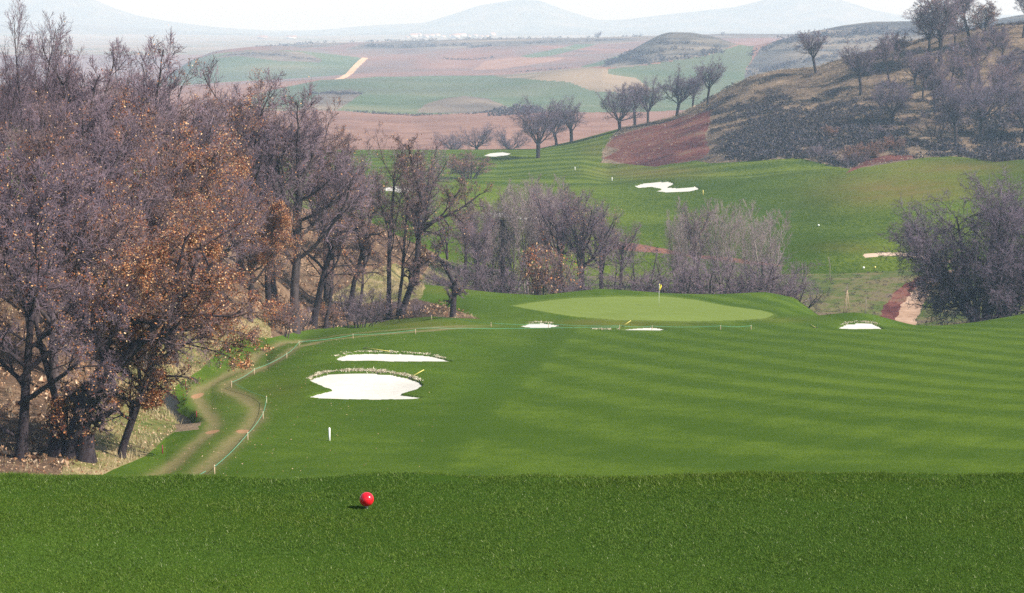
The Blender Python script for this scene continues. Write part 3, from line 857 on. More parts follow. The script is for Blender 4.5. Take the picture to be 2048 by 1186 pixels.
leafmat('hill_straw', [(0.0, (0.10, 0.075, 0.050)), (0.5, (0.26, 0.195, 0.13)), (1.0, (0.46, 0.36, 0.26))], 0.15)
leafmat('red_leaves', [(0.0, (0.13, 0.05, 0.035)), (0.6, (0.24, 0.11, 0.075)), (1.0, (0.36, 0.2, 0.14))])

# ------------------------------------------------------------------ growing trees
def unit(v):
    return v / (np.linalg.norm(v, axis=-1, keepdims=True) + 1e-9)

def extend(P, D, L, Rd, seg, wig, trop, r, taper=0.3, sag=0.0):
    n = len(P)
    pts = np.zeros((n, seg + 1, 3)); pts[:, 0] = P
    d = unit(D.copy())
    step = (L / seg)[:, None]
    for k in range(seg):
        d = d + wig * r.normal(size=(n, 3)) + np.array([0, 0, trop])
        d = unit(d)
        pts[:, k + 1] = pts[:, k] + d * step
    t = np.linspace(0, 1, seg + 1)
    rad = Rd[:, None] * (1 - (1 - taper) * t)[None]
    return pts, rad

def sprout(pts, rad, L, m, t0, t1, ratio, ang, angsd, r, rr=0.6, shape='flat'):
    n, k, _ = pts.shape
    t = t0 + (t1 - t0) * (np.arange(m)[None] + r.uniform(0.1, 0.9, (n, m))) / m
    f = t * (k - 1); i = np.minimum(f.astype(int), k - 2); w = (f - i)[..., None]
    rows = np.arange(n)[:, None]
    P = pts[rows, i] * (1 - w) + pts[rows, i + 1] * w
    T = unit(pts[rows, i + 1] - pts[rows, i])
    R_ = rad[rows, i] * (1 - w[..., 0]) + rad[rows, i + 1] * w[..., 0]
    az = np.arange(m)[None] * 2.399 + r.uniform(0, 2 * pi, (n, 1)) + r.normal(0, 0.5, (n, m))
    ref = np.where(np.abs(T[..., 2:3]) < 0.9, np.array([0, 0, 1.0]), np.array([1.0, 0, 0]))
    a = unit(np.cross(T, ref)); b = np.cross(T, a)
    N = np.cos(az)[..., None] * a + np.sin(az)[..., None] * b
    th = np.radians(np.clip(r.normal(ang, angsd, (n, m)), 5, 110))[..., None]
    D = np.cos(th) * T + np.sin(th) * N
    if shape == 'dome':
        prof = 1.15 - 0.75 * t
    elif shape == 'round':
        prof = np.sin(np.clip(0.18 + 0.75 * t, 0, 1) * pi) ** 0.7
    elif shape == 'even':
        prof = np.ones_like(t)
    else:
        prof = 1.1 - 0.5 * t
    Lc = L[:, None] * ratio * prof * r.uniform(0.7, 1.25, (n, m))
    Rc = np.minimum(R_ * rr, R_ * 0.95)
    return P.reshape(-1, 3), D.reshape(-1, 3), Lc.ravel(), Rc.ravel()

def leaf_quads(P, size, r, flat=0.0):
    n = len(P)
    a = unit(r.normal(size=(n, 3))); b = unit(np.cross(a, r.normal(size=(n, 3))))
    sz = size * r.uniform(0.6, 1.3, (n, 1))
    v = np.stack([P - a * sz * .5, P + b * sz * .32, P + a * sz * .5, P - b * sz * .32], 1)
    return v.reshape(-1, 3), np.arange(n * 4).reshape(-1, 4)

class Tree:
    """meshes of one kind of tree: trunk (trunk and limbs), crown (twigs), foliage (clinging leaves)"""
    def __init__(s, H, trunk, crown, foliage):
        s.H, s.trunk, s.crown, s.foliage = H, trunk, crown, foliage

def grow(seed, start, levels, barkm, twigm, leafm=None, nleaf=0, leafsize=0.1, wood_levels=2, leaf_seed=None, twig_r=0.009, leafband=None):
    """start: list of (P, D, L, R, seg, wig, trop, taper) stems; levels: dicts"""
    r = np.random.default_rng(seed)
    wv, wq, wn_ = [], [], 0
    tv, tq, tn = [], [], 0
    cur = []
    for (P, D, L, Rd, seg, wig, trop, taper) in start:
        pts, rad = extend(np.array([P], float), np.array([D], float), np.array([L], float), np.array([Rd], float), seg, wig, trop, r, taper)
        if P[2] == 0:
            rad[:, 0] *= 1.45                                   # root flare
            pts[:, 0, 2] -= 0.5
        v, q = tubes(pts, rad, 9)
        wv.append(v); wq.append(q + wn_); wn_ += len(v)
        cur.append((pts, rad, np.array([L], float)))
    for li, lv in enumerate(levels):
        nxt = []
        Ps = []
        for (pts, rad, L) in cur:
            Ps.append(sprout(pts, rad, L, lv['m'], lv.get('t0', 0.3), lv.get('t1', 1.0), lv['ratio'], lv['ang'], lv.get('sd', 10), r, lv.get('rr', 0.6), lv.get('shape', 'flat')))
        P = np.concatenate([p[0] for p in Ps]); D = np.concatenate([p[1] for p in Ps]); L = np.concatenate([p[2] for p in Ps]); Rd = np.concatenate([p[3] for p in Ps])
        Rd = np.maximum(Rd, twig_r)
        pts, rad = extend(P, D, L, Rd, lv.get('seg', 3), lv.get('wig', 0.12), lv.get('trop', 0.05), r, lv.get('taper', 0.35))
        rad = np.maximum(rad, twig_r * 0.55)
        sides = lv.get('sides', 5 if li < wood_levels else 3)
        v, q = tubes(pts, rad, sides)
        if li < wood_levels:
            wv.append(v); wq.append(q + wn_); wn_ += len(v)
        else:
            tv.append(v); tq.append(q + tn); tn += len(v)
        cur = [(pts, rad, L)]
    trunk = mesh_np('trunk', np.concatenate(wv), np.concatenate(wq), None, True, (MATS[barkm],))
    crown = mesh_np('crown', np.concatenate(tv), np.concatenate(tq), None, True, (MATS[twigm],)) if tv else None
    fol = None
    allp = np.concatenate(tv)
    if nleaf:
        tips = cur[0][0].reshape(-1, 3)
        w = np.ones(len(tips))
        cl = 0.5 + 0.5 * np.sin(tips[:, 0] * 1.3 + 2) * np.sin(tips[:, 1] * 1.1 + 1) * np.sin(tips[:, 2] * 0.9)
        cl = cl * 0.6 + 0.4 * (0.5 + 0.5 * np.sin(tips[:, 0] * 3.1 + tips[:, 2] * 1.3) * np.sin(tips[:, 1] * 2.7 + 1) * np.sin(tips[:, 2] * 2.3 + 2))
        w = (0.05 + cl) ** 4
        if leafband:
            w *= np.exp(-((tips[:, 2] - leafband[0]) / leafband[1]) ** 2) + 0.05
        w /= w.sum()
        idx = r.choice(len(tips), nleaf, p=w)
        v, q = leaf_quads(tips[idx] + r.normal(0, 0.12, (nleaf, 3)), leafsize, r)
        fol = mesh_np('foliage', v, q, None, False, (MATS[leafm],))
    H = float(np.percentile(allp[:, 2], 99.7))
    return Tree(H, trunk, crown, fol)

UP = (0, 0, 1)
def oak(seed, leaf=0, lean=(0, 0), H=15.0, r0=0.28, twig='twig_purple', barkm='oak_bark', wide=1.0, m3=7, m4=7, band=None, ls=0.10, wig=0.05, tr=0.0125, fork=0.5):
    st = [((0, 0, 0), (lean[0], lean[1], 1), H * fork, r0, 9, wig, 0.05, 0.5)]
    lv = [dict(m=13, t0=0.42, ratio=0.80 / fork * 0.5, ang=46 * wide, sd=13, rr=0.52, seg=7, wig=0.12, trop=0.11, shape='flat'),
          dict(m=9, t0=0.16, ratio=0.40, ang=46, sd=14, rr=0.5, seg=5, wig=0.16, trop=0.08, taper=0.3),
          dict(m=m3, t0=0.10, ratio=0.50, ang=44, sd=16, rr=0.55, seg=3, wig=0.18, trop=0.06),
          dict(m=m4, t0=0.08, ratio=0.72, ang=38, sd=16, rr=0.65, seg=3, wig=0.12, trop=0.09),
          dict(m=1, t0=0.15, ratio=0.75, ang=32, sd=14, rr=0.8, seg=2, wig=0.12, trop=0.08)]
    return grow(seed, st, lv, barkm, twig, 'oak_leaves', leaf, ls, 2, leafband=band, twig_r=tr)

def poplar(seed, H=15.0, r0=0.16, stems=3, twig='twig_pale', barkm='pale_bark', spread=0.16, m3=6):
    r = random.Random(seed)
    st = []
    for k in range(stems):
        a = k * 2 * pi / stems + r.uniform(-.5, .5)
        sp = spread * r.uniform(0.5, 1.2) if stems > 1 else 0.02
        st.append(((0.3 * cos(a) * (stems > 1), 0.3 * sin(a) * (stems > 1), 0), (sp * cos(a), sp * sin(a), 1), H * r.uniform(0.82, 0.98), r0 * r.uniform(.7, 1.1), 8, 0.03, 0.04, 0.15))
    lv = [dict(m=17, t0=0.16, ratio=0.27, ang=32, sd=8, rr=0.45, seg=4, wig=0.07, trop=0.14, shape='round'),
          dict(m=8, t0=0.12, ratio=0.44, ang=32, sd=9, rr=0.5, seg=3, wig=0.10, trop=0.12),
          dict(m=m3, t0=0.08, ratio=0.58, ang=30, sd=10, rr=0.7, seg=2, wig=0.12, trop=0.10),
          dict(m=1, t0=0.2, ratio=0.7, ang=26, sd=10, rr=0.8, seg=2, wig=0.12, trop=0.08)]
    return grow(seed, st, lv, barkm, twig, None, 0, wood_levels=1, twig_r=0.011)

def pollard(seed, H=12.0, trunk=0.24, r0=0.31, limbs=10, spread=37, twig='twig_dark', lean=(0, 0), m4=6):
    th = H * trunk
    st = [((0, 0, 0), (lean[0], lean[1], 1), th, r0, 4, 0.05, 0.0, 1.05)]
    lv = [dict(m=limbs, t0=0.80, t1=1.0, ratio=(H - th) / th * 0.66, ang=spread, sd=11, rr=0.40, seg=6, wig=0.10, trop=0.10, shape='even', taper=0.25),
          dict(m=9, t0=0.18, ratio=0.46, ang=38, sd=12, rr=0.55, seg=4, wig=0.14, trop=0.08),
          dict(m=7, t0=0.12, ratio=0.50, ang=36, sd=14, rr=0.6, seg=3, wig=0.16, trop=0.06),
          dict(m=m4, t0=0.1, ratio=0.6, ang=38, sd=15, rr=0.75, seg=2, wig=0.18, trop=0.04),
          dict(m=2, t0=0.2, ratio=0.6, ang=36, sd=15, rr=0.8, seg=2, wig=0.18, trop=0.04)]
    t = grow(seed, st, lv, 'dark_bark', twig, None, 0, wood_levels=2, twig_r=0.0135)
    return t

def thicket(seed, H=4.0, stems=9, twig='twig_purple', spread=0.55, leaf=0, leafm='oak_leaves', r0=0.06, barkm='oak_bark', twig_r=0.010, m2=5):
    r = random.Random(seed)
    st = []
    for k in range(stems):
        a = k * 2.4 + r.uniform(-.4, .4); d = r.uniform(0.1, 0.9) * H * 0.22
        sp = spread * r.uniform(0.2, 1.1)
        st.append(((d * cos(a), d * sin(a), 0), (sp * cos(a), sp * sin(a), 1), H * r.uniform(0.6, 0.95), r0 * r.uniform(.6, 1.1), 5, 0.10, 0.02, 0.3))
    lv = [dict(m=8, t0=0.15, ratio=0.48, ang=42, sd=14, rr=0.6, seg=4, wig=0.16, trop=0.05),
          dict(m=m2, t0=0.12, ratio=0.52, ang=42, sd=15, rr=0.6, seg=3, wig=0.18, trop=0.04),
          dict(m=6, t0=0.1, ratio=0.58, ang=40, sd=16, rr=0.7, seg=2, wig=0.2, trop=0.03),
          dict(m=1, t0=0.2, ratio=0.6, ang=38, sd=16, rr=0.8, seg=2, wig=0.2, trop=0.03)]
    return grow(seed, st, lv, barkm, twig, leafm, leaf, 0.13, 1, twig_r=twig_r)

def plant(tree, name, label, cat, pos, height, rot=0.0, group=None, sq=1.0, sink=0.15):
    """a copy of a grown tree: the thing with its trunk, crown and foliage"""
    s = height / tree.H
    r = thing(name, label, cat, (float(pos[0]), float(pos[1]), float(pos[2]) - sink), group)
    r.rotation_euler = (0, 0, rot)
    r.scale = (s * sq, s * sq, s)
    for nm, me in (('trunk', tree.trunk), ('crown', tree.crown), ('foliage', tree.foliage)):
        if me is not None:
            link(nm, me, r)
    return r

def top_height(pos, ytop):
    u, s = p2us(1024, ytop)
    return -s * pos[1] - pos[2]

T = {}
T['leafy1'] = oak(101, 40000, H=14, r0=0.26, twig='twig_brown')
T['leafy2'] = oak(102, 4500, H=15, r0=0.28, twig='twig_brown', wide=1.1)
T['bare1'] = oak(103, 500, H=16, r0=0.28)
T['bare2'] = oak(104, 1800, H=15, r0=0.26, wide=1.1)
T['bare3'] = oak(105, 3000, H=17, r0=0.28, wide=0.85, twig='twig_brown')
T['hill1'] = oak(130, 1000, H=14, r0=0.22, twig='twig_purple', barkm='dark_bark', tr=0.0135, m4=6)
T['hill2'] = oak(131, 300, H=14, r0=0.22, twig='twig_purple', barkm='dark_bark', tr=0.0135, m4=6, wide=0.9, fork=0.55)
T['leafy3'] = oak(133, 16000, H=15, r0=0.26, twig='twig_brown')
T['hill3'] = oak(132, 5000, H=13, r0=0.22, twig='twig_brown', barkm='dark_bark', tr=0.0135, wide=1.1)
T['tall1'] = poplar(106, 17, 0.15, 4, 'twig_purple', 'oak_bark', 0.2, m3=7)
T['dark1'] = oak(107, 700, H=14, r0=0.30, twig='twig_purple', barkm='dark_bark', wide=1.15, tr=0.009, m4=5)
T['pop1'] = poplar(108, 14, 0.15, 3)
T['pop2'] = poplar(109, 13, 0.12, 5, spread=0.22)
T['pol1'] = pollard(110)
T['pol2'] = pollard(111, limbs=9, spread=32, lean=(0.1, 0))
T['pol3'] = pollard(112, limbs=11, spread=46, trunk=0.2)
T['pol4'] = pollard(113, H=13, trunk=0.36, r0=0.27, limbs=10, spread=34)
T['pol5'] = pollard(119, H=12, trunk=0.32, r0=0.26, limbs=8, spread=30, lean=(-0.12, 0))
T['pol6'] = pollard(120, H=12, trunk=0.26, r0=0.30, limbs=12, spread=40, m4=7)
T['thick1'] = thicket(114, twig_r=0.0075)
T['thick3'] = thicket(121, H=6.0, stems=4, spread=0.7, twig_r=0.008, r0=0.09, barkm='dark_bark')
T['thick2'] = thicket(115, stems=6, spread=0.8, twig='twig_purple', twig_r=0.008, barkm='dark_bark')
T['brush1'] = thicket(116, H=3.5, stems=8, twig='twig_brown', leaf=1300, spread=0.6)
T['brush_red'] = thicket(117, H=3.0, stems=9, twig='twig_red', leaf=1200, leafm='red_leaves', spread=0.6, twig_r=0.016)
T['far'] = pollard(118, H=9, trunk=0.2, r0=0.28, limbs=9, spread=42, m4=4)

# ------------------------------------------------------------------ single, recognisable trees
# first tree at the left edge: one dark bole, long arms to the right
def custom(seed, stems, levels, **k):
    return grow(seed, stems, levels, k.pop('bark', 'dark_bark'), k.pop('twig', 'twig_purple'), **k)
LVA = [dict(m=9, t0=0.30, ratio=0.5, ang=52, sd=14, rr=0.6, seg=6, wig=0.15, trop=0.06, shape='dome'),
       dict(m=7, t0=0.2, ratio=0.5, ang=45, sd=15, rr=0.6, seg=4, wig=0.17, trop=0.05),
       dict(m=6, t0=0.12, ratio=0.52, ang=42, sd=16, rr=0.6, seg=3, wig=0.2, trop=0.03),
       dict(m=6, t0=0.1, ratio=0.6, ang=42, sd=18, rr=0.7, seg=2, wig=0.22, trop=0.0),
       dict(m=2, t0=0.2, ratio=0.6, ang=40, sd=18, rr=0.8, seg=2, wig=0.22, trop=0.0)]
T['edge'] = custom(201, [((0, 0, 0), (0.03, 0, 1), 11.5, 0.30, 9, 0.05, 0.05, 0.3),
                         ((0.1, -0.1, 3.0), (0.85, -0.3, 0.5), 7.0, 0.15, 7, 0.08, 0.04, 0.3),
                         ((0.1, 0.0, 4.2), (0.8, 0.1, 0.85), 6.5, 0.15, 7, 0.08, 0.03, 0.3),
                         ((0, 0, 1.2), (-0.9, -0.2, 0.25), 3.5, 0.12, 6, 0.1, 0.05, 0.3)], LVA, nleaf=3800, leafm='oak_leaves', leafsize=0.11)
T['stump'] = custom(202, [((0, 0, 0), (0.25, 0, 1), 3.4, 0.48, 5, 0.05, 0, 0.75), ((-0.55, 0.1, 0), (-0.02, 0, 1), 2.2, 0.42, 5, 0.05, 0, 0.8),
                          ((0.65, -0.2, 0), (0.15, 0, 1), 1.1, 0.42, 3, 0.05, 0, 0.9),
                          ((0.6, 0, 2.4), (0.75, 0.1, 0.75), 8.0, 0.27, 8, 0.06, 0.03, 0.3), ((-0.4, 0.1, 1.9), (-0.3, 0.2, 1), 6.5, 0.16, 7, 0.08, 0.02, 0.3),
                          ((0.55, 0.1, 1.8), (0.35, 0.3, 1), 6.0, 0.15, 7, 0.08, 0.02, 0.3)], LVA, nleaf=5500, leafm='oak_leaves', leafsize=0.11, twig='twig_brown')
T['leaning'] = custom(203, [((0, 0, 0), (0.30, 0.05, 1), 6.4, 0.22, 8, 0.02, 0.0, 0.75), ((1.8, 0.3, 6.0), (0.55, 0.2, 1), 7.5, 0.17, 8, 0.06, 0.02, 0.3),
                            ((1.7, 0.3, 5.6), (0.85, 0.3, 0.62), 5.2, 0.13, 8, 0.07, 0.0, 0.3), ((1.9, 0.3, 6.2), (0.6, -0.4, 1.0), 6.0, 0.13, 8, 0.07, 0.0, 0.3),
                            ((1.2, 0.2, 4.4), (-0.1, -0.1, 1), 4.0, 0.11, 7, 0.05, 0.03, 0.35), ((1.0, 0.2, 3.2), (0.9, 0.3, 0.5), 0.9, 0.06, 3, 0.1, 0, 0.4)],
                      [dict(m=11, t0=0.30, ratio=0.5, ang=55, sd=14, rr=0.6, seg=6, wig=0.15, trop=-0.01, shape='even')] + LVA[1:], nleaf=42000, leafm='oak_leaves', leafsize=0.11, twig='twig_brown')
# the dark oak with the crooked fork by the rope
LVD = [dict(m=8, t0=0.35, ratio=0.5, ang=48, sd=14, rr=0.6, seg=5, wig=0.2, trop=0.05, shape='dome'),
       dict(m=6, t0=0.2, ratio=0.5, ang=45, sd=15, rr=0.6, seg=4, wig=0.2, trop=0.05),
       dict(m=5, t0=0.12, ratio=0.55, ang=42, sd=16, rr=0.6, seg=3, wig=0.2, trop=0.04),
       dict(m=6, t0=0.1, ratio=0.6, ang=42, sd=18, rr=0.7, seg=2, wig=0.22, trop=0.02),
       dict(m=3, t0=0.1, ratio=0.6, ang=40, sd=18, rr=0.8, seg=2, wig=0.22, trop=0.02)]
T['crooked'] = custom(204, [((0, 0, 0), (0.30, 0, 1), 5.0, 0.30, 7, 0.06, 0.02, 0.75), ((1.45, 0.05, 4.6), (0.12, 0, 1), 5.0, 0.21, 7, 0.10, 0.03, 0.4),
                            ((1.8, 0.05, 7.0), (0.8, 0.1, 0.8), 6.0, 0.16, 8, 0.12, 0.02, 0.3), ((2.0, 0.05, 7.6), (1, -0.1, 0.1), 4.5, 0.11, 7, 0.12, 0.05, 0.3),
                            ((2.0, 0, 9.0), (-0.35, 0.1, 1), 5.2, 0.15, 8, 0.12, 0.02, 0.3), ((0.9, 0, 3.6), (0.9, 0.2, 0.5), 3.5, 0.10, 6, 0.12, 0.04, 0.3)],
                      LVD, nleaf=1800, leafm='oak_leaves', leafsize=0.11, twig='twig_brown')
T['stub'] = custom(205, [((0, 0, 0), (0.02, 0, 1), 3.1, 0.29, 6, 0.05, 0, 0.85), ((0.05, 0, 2.0), (0.8, 0, 0.45), 0.75, 0.16, 3, 0.05, 0, 0.9), ((0.0, 0, 2.95), (-0.35, 0, 1), 2.6, 0.20, 6, 0.15, 0, 0.55),
                         ((-0.5, 0, 4.8), (0.75, 0.1, 0.8), 3.2, 0.12, 7, 0.22, 0.05, 0.3), ((-0.5, 0, 4.9), (-0.7, 0.2, 1), 2.6, 0.08, 6, 0.2, 0.05, 0.3)],
                   [dict(m=6, t0=0.3, ratio=0.42, ang=50, sd=14, rr=0.5, seg=5, wig=0.2, trop=0.05)] + LVD[1:], nleaf=300, leafm='oak_leaves', leafsize=0.1)
# straight twin stems, one with a knot of old cuts
T['twin'] = custom(206, [((0, 0, 0), (0.0, 0, 1), 14, 0.27, 9, 0.03, 0.02, 0.35), ((0.9, 0.3, 0), (0.05, 0, 1), 12, 0.20, 9, 0.03, 0.02, 0.3)],
                   [dict(m=12, t0=0.35, ratio=0.34, ang=34, sd=10, rr=0.5, seg=5, wig=0.10, trop=0.12, shape='even')] + LVD[1:], nleaf=1500, leafm='oak_leaves', leafsize=0.11, twig='twig_brown')
T['pair'] = custom(207, [((0, 0, 0), (0.28, 0, 1), 9, 0.27, 8, 0.05, 0.03, 0.4), ((0.9, 0.4, 0), (0.25, 0.1, 1), 7, 0.15, 8, 0.06, 0.03, 0.35), ((1.6, 0.1, 5.0), (-0.3, 0, 1), 6, 0.14, 7, 0.08, 0.03, 0.3)],
                   LVD, nleaf=2200, leafm='oak_leaves', leafsize=0.11, twig='twig_brown')
# wide many-stemmed tree at the right edge
stm = []  # stems
rr_ = random.Random(9)
for k in range(21):
    a = k * 2.4; sp = 0.15 + 1.5 * ((k % 7) / 6.0)
    stm.append(((0.5 * cos(a), 0.5 * sin(a), 0), (sp * cos(a), sp * sin(a), 1.0), rr_.uniform(9.5, 11.5) * (1 - 0.16 * (k % 7) / 6.0), rr_.uniform(0.13, 0.25), 8, 0.09, 0.025, 0.3))
T['spreading'] = custom(208, stm, [dict(m=13, t0=0.22, ratio=0.36, ang=52, sd=16, rr=0.5, seg=5, wig=0.18, trop=0.02, shape='even'),
                                    dict(m=7, t0=0.15, ratio=0.5, ang=42, sd=15, rr=0.6, seg=3, wig=0.18, trop=0.03),
                                    dict(m=6, t0=0.1, ratio=0.55, ang=42, sd=16, rr=0.65, seg=2, wig=0.2, trop=0.02),
                                    dict(m=5, t0=0.1, ratio=0.65, ang=40, sd=16, rr=0.7, seg=2, wig=0.2, trop=0.0)], twig='twig_dark', nleaf=0, twig_r=0.014)

# ------------------------------------------------------------------ planting
# kind, photo column of the base, distance (or photo row of the base as ('y', row)), photo row of the top, label, turn, width factor
def place(rows, cat='tree', group=None, name='oak_tree'):
    out = []
    for row in rows:
        kind, x, Y, ytop, label = row[:5]
        rot = row[5] if len(row) > 5 and row[5] is not None else (x * 0.37 + ytop * 0.11) % 6.28
        sq = row[6] if len(row) > 6 else 1.0
        nm = row[7] if len(row) > 7 else name
        if isinstance(Y, tuple):
            p = hit(x, Y[1], *(Y[2:] if len(Y) > 2 else (97, 700)))
        else:
            p = at_Y(x, Y)
        out.append(plant(T[kind], nm, label, cat, p, top_height(p, ytop), rot, group, sq))
    return out

W = 'trees of the wood on the left'
place([
    ('edge', 40, 103, 400, 'dark upright oak nearest the left edge with long arms reaching right', 0.0, 1.0),
    ('stump', 140, 104, 470, 'thick cut-back oak stump with a heavy limb leaning right', 0.0, 1.0),
    ('leaning', 238, 107, 400, 'slender oak leaning right over the dry grass bank with orange leaves', 0.0, 1.12),
    ('leafy1', 300, 134, 410, 'densely orange-leaved oak directly behind the slender leaning trunk', 1.0, 1.0),
    ('leafy1', 415, 176, 300, 'brightest orange-leaved oak rising behind the slender leaning one', 3.1, 1.1),
    ('leafy1', 500, 192, 370, 'brown-leaved oak at the right end of the leafy clump', 0.5, 0.9),
    ('leafy2', 225, 124, 330, 'brown-leaved oak behind the thick cut-back stump', 2.2, 1.0),
    ('bare2', 110, 120, 300, 'grey-twigged oak behind the upright oak at the left edge', 1.5, 1.0),
    ('bare2', -20, 122, 230, 'grey-twigged oak half cut off by the left edge of the photo', 4.0, 1.0),
], group=W)
place([
    ('tall1', 66, 150, -10, 'tallest thin tree rising against the pale mountain at upper left', 0.3, 0.9),
    ('tall1', -30, 146, 50, 'thin upright tree at the very left edge, shorter than the tallest', 2.0, 0.9),
    ('bare1', 158, 152, 62, 'fine-twigged bare tree just right of the tallest thin tree', 1.1, 0.9),
    ('tall1', 210, 172, 78, 'narrow upright tree between two rounded crowns on the upper skyline', 4.1, 0.8),
    ('bare1', 305, 168, 70, 'rounded dark crown topping the middle of the wood skyline', 2.4, 0.9),
    ('bare3', 255, 158, 150, 'brownish bare crown below the rounded dark skyline crown', 3.3, 1.0),
    ('bare3', 370, 185, 128, 'brown-tinged crown on the skyline right of the rounded dark crown', 0.7, 1.0),
    ('leafy3', 345, 150, 215, 'half-bare crown with orange flecks above the leafy oaks', 5.0, 1.0),
    ('leafy3', 440, 190, 200, 'tall sparsely leaved oak behind the bright orange oak', 1.9, 0.9),
    ('bare1', 480, 205, 122, 'bare crown standing out at the skyline over the green terrace field', 0.2, 0.9),
    ('bare3', 545, 215, 150, 'twiggy crown next to the one over the green terrace field', 2.9, 0.9),
    ('bare2', 415, 170, 290, 'leaf-flecked crown above the track bend', 3.9, 0.9),
    ('bare3', 70, 135, 190, 'brown fine-twigged crown low on the left below the tallest tree', 5.5, 1.0),
    ('bare1', 175, 138, 205, 'grey fine-twigged crown left of centre in the wood', 0.9, 1.0),
    ('bare3', 285, 140, 275, 'leaf-speckled crown just above the brown-leaved oaks', 4.6, 1.0),
    ('bare2', 10, 160, 110, 'bare crown between the two thin trees at upper left', 1.2, 0.9),
    ('bare2', 120, 172, 105, 'bare crown behind the tallest thin tree', 2.2, 1.0),
], group=W)
place([
    ('bare1', 588, ('y', 664, 190, 240), 172, 'tall straight-boled oak above the track end, tallest of its row', 2.1, 0.95),
    ('bare3', 655, 232, 205, 'wide twiggy oak behind the tall straight-boled oak', 0.4, 0.9),
    ('pair', 622, ('y', 656, 195, 240), 330, 'oak with two stems leaning right at the edge of the ditch', 0.0, 1.0),
    ('pair', 692, ('y', 641, 200, 250), 350, 'smaller right-leaning oak with orange scrub at its foot', 0.0, 0.9),
    ('crooked', 800, ('y', 635, 200, 240), 268, 'dark crooked oak with bare forking limbs beside the rope end', 0.0, 0.95),
    ('twin', 777, ('y', 637, 200, 240), 245, 'straight twin-stemmed tree left of the dark crooked oak', 0.0, 1.0),
    ('stub', 906, ('y', 634, 200, 240), 430, 'cut-back oak stub with one crooked limb standing alone on the lawn', 0.0, 0.9),
    ('dark1', 830, 262, 275, 'brown-twigged tree behind the dark crooked oak', 1.3, 0.8),
    ('bare2', 730, 258, 310, 'bare grey tree behind the right-leaning oaks', 3.3, 0.9),
    ('dark1', 540, 205, 320, 'dark-limbed tree behind the end of the leafy clump', 5.2, 0.8),
], group='oaks along the ditch')
place([('thick2', 748, ('y', 645, 200, 240), 560, 'small dark left-leaning shrub at the ditch edge', 0.4, 0.8),
       ('brush1', 660, 214, 600, 'orange-leaved shrub under the right-leaning oaks', 0.4, 1.0),
       ('brush1', 560, 196, 590, 'orange-leaved shrub in the dark ditch hollow', 1.4, 1.0),
       ('thick1', 600, 207, 600, 'bare shrub on the lip of the dark ditch', 2.4, 1.0),
       ('thick1', 720, 218, 575, 'bare shrub in front of the pale grass bank', 4.4, 1.2),
       ('thick2', 830, 224, 590, 'low bare shrub behind the rope end', 2.0, 1.3),
       ('thick1', 690, 228, 560, 'bare shrub half hidden by leaning trunks', 5.0, 1.2)], cat='shrub', group='shrubs along the ditch', name='shrub')
R_ = 'trees in the ravine behind the green'
place([
    ('dark1', 950, 272, 430, 'dark low-forked tree left of the ivy-clad trunk', 0.6, 0.9),
    ('pop1', 1030, 284, 345, 'pale-stemmed tree with upright twigs above the ivy-clad trunk', 0.0, 1.0),
    ('pop2', 1085, 290, 352, 'pale bushy-topped tree right of the ivy-clad trunk', 1.0, 1.0),
    ('dark1', 1160, 268, 385, 'dark many-limbed oak behind the left half of the green', 2.0, 1.0),
    ('dark1', 1125, 276, 370, 'thin dark oak just left of the many-limbed oak', 3.5, 0.9),
    ('thick3', 1268, 262, 470, 'low spreading bare tree midway behind the green', 1.0, 1.2),
    ('pop1', 1372, 272, 395, 'tall dark-stemmed tree right of the flag', 2.2, 0.9),
    ('dark1', 1398, 275, 405, 'double-stemmed dark tree behind the flag side of the green', 4.2, 0.7),
    ('pop2', 1448, 280, 392, 'broad fine-twigged tree beside the double-stemmed tree', 0.4, 1.0),
    ('pop1', 1538, 270, 398, 'pale slender tree standing apart at the right end of the green', 3.0, 1.15),
    ('pop2', 1352, 285, 420, 'pale thin-twigged tree behind the tall dark-stemmed tree', 5.0, 0.7),
    ('dark1', 1205, 274, 405, 'dark tree between the many-limbed oak and the low spreading tree', 5.1, 0.9),
    ('pop2', 1058, 282, 350, 'pale twiggy tree in the thick of the group above the brown bush', 3.1, 1.1),
    ('pop2', 995, 288, 385, 'pale twiggy tree left of the upright pale-stemmed one', 4.1, 1.1),
    ('dark1', 1240, 284, 440, 'small dark tree in front of the broken red soil', 0.1, 0.9),
    ('bare1', 930, 280, 395, 'bare grey crown filling the gap left of the ivy-clad trunk', 0.7, 1.0),
    ('pop2', 965, 290, 390, 'pale twiggy tree standing left of the ivy-clad trunk', 2.7, 1.1),
    ('bare2', 1120, 294, 365, 'bare grey crown rising behind the many-limbed oak', 1.7, 0.9),
    ('pop2', 1500, 284, 420, 'pale twiggy tree between the broad tree and the slender one', 2.7, 0.9),
], group=R_, name='bare_tree')
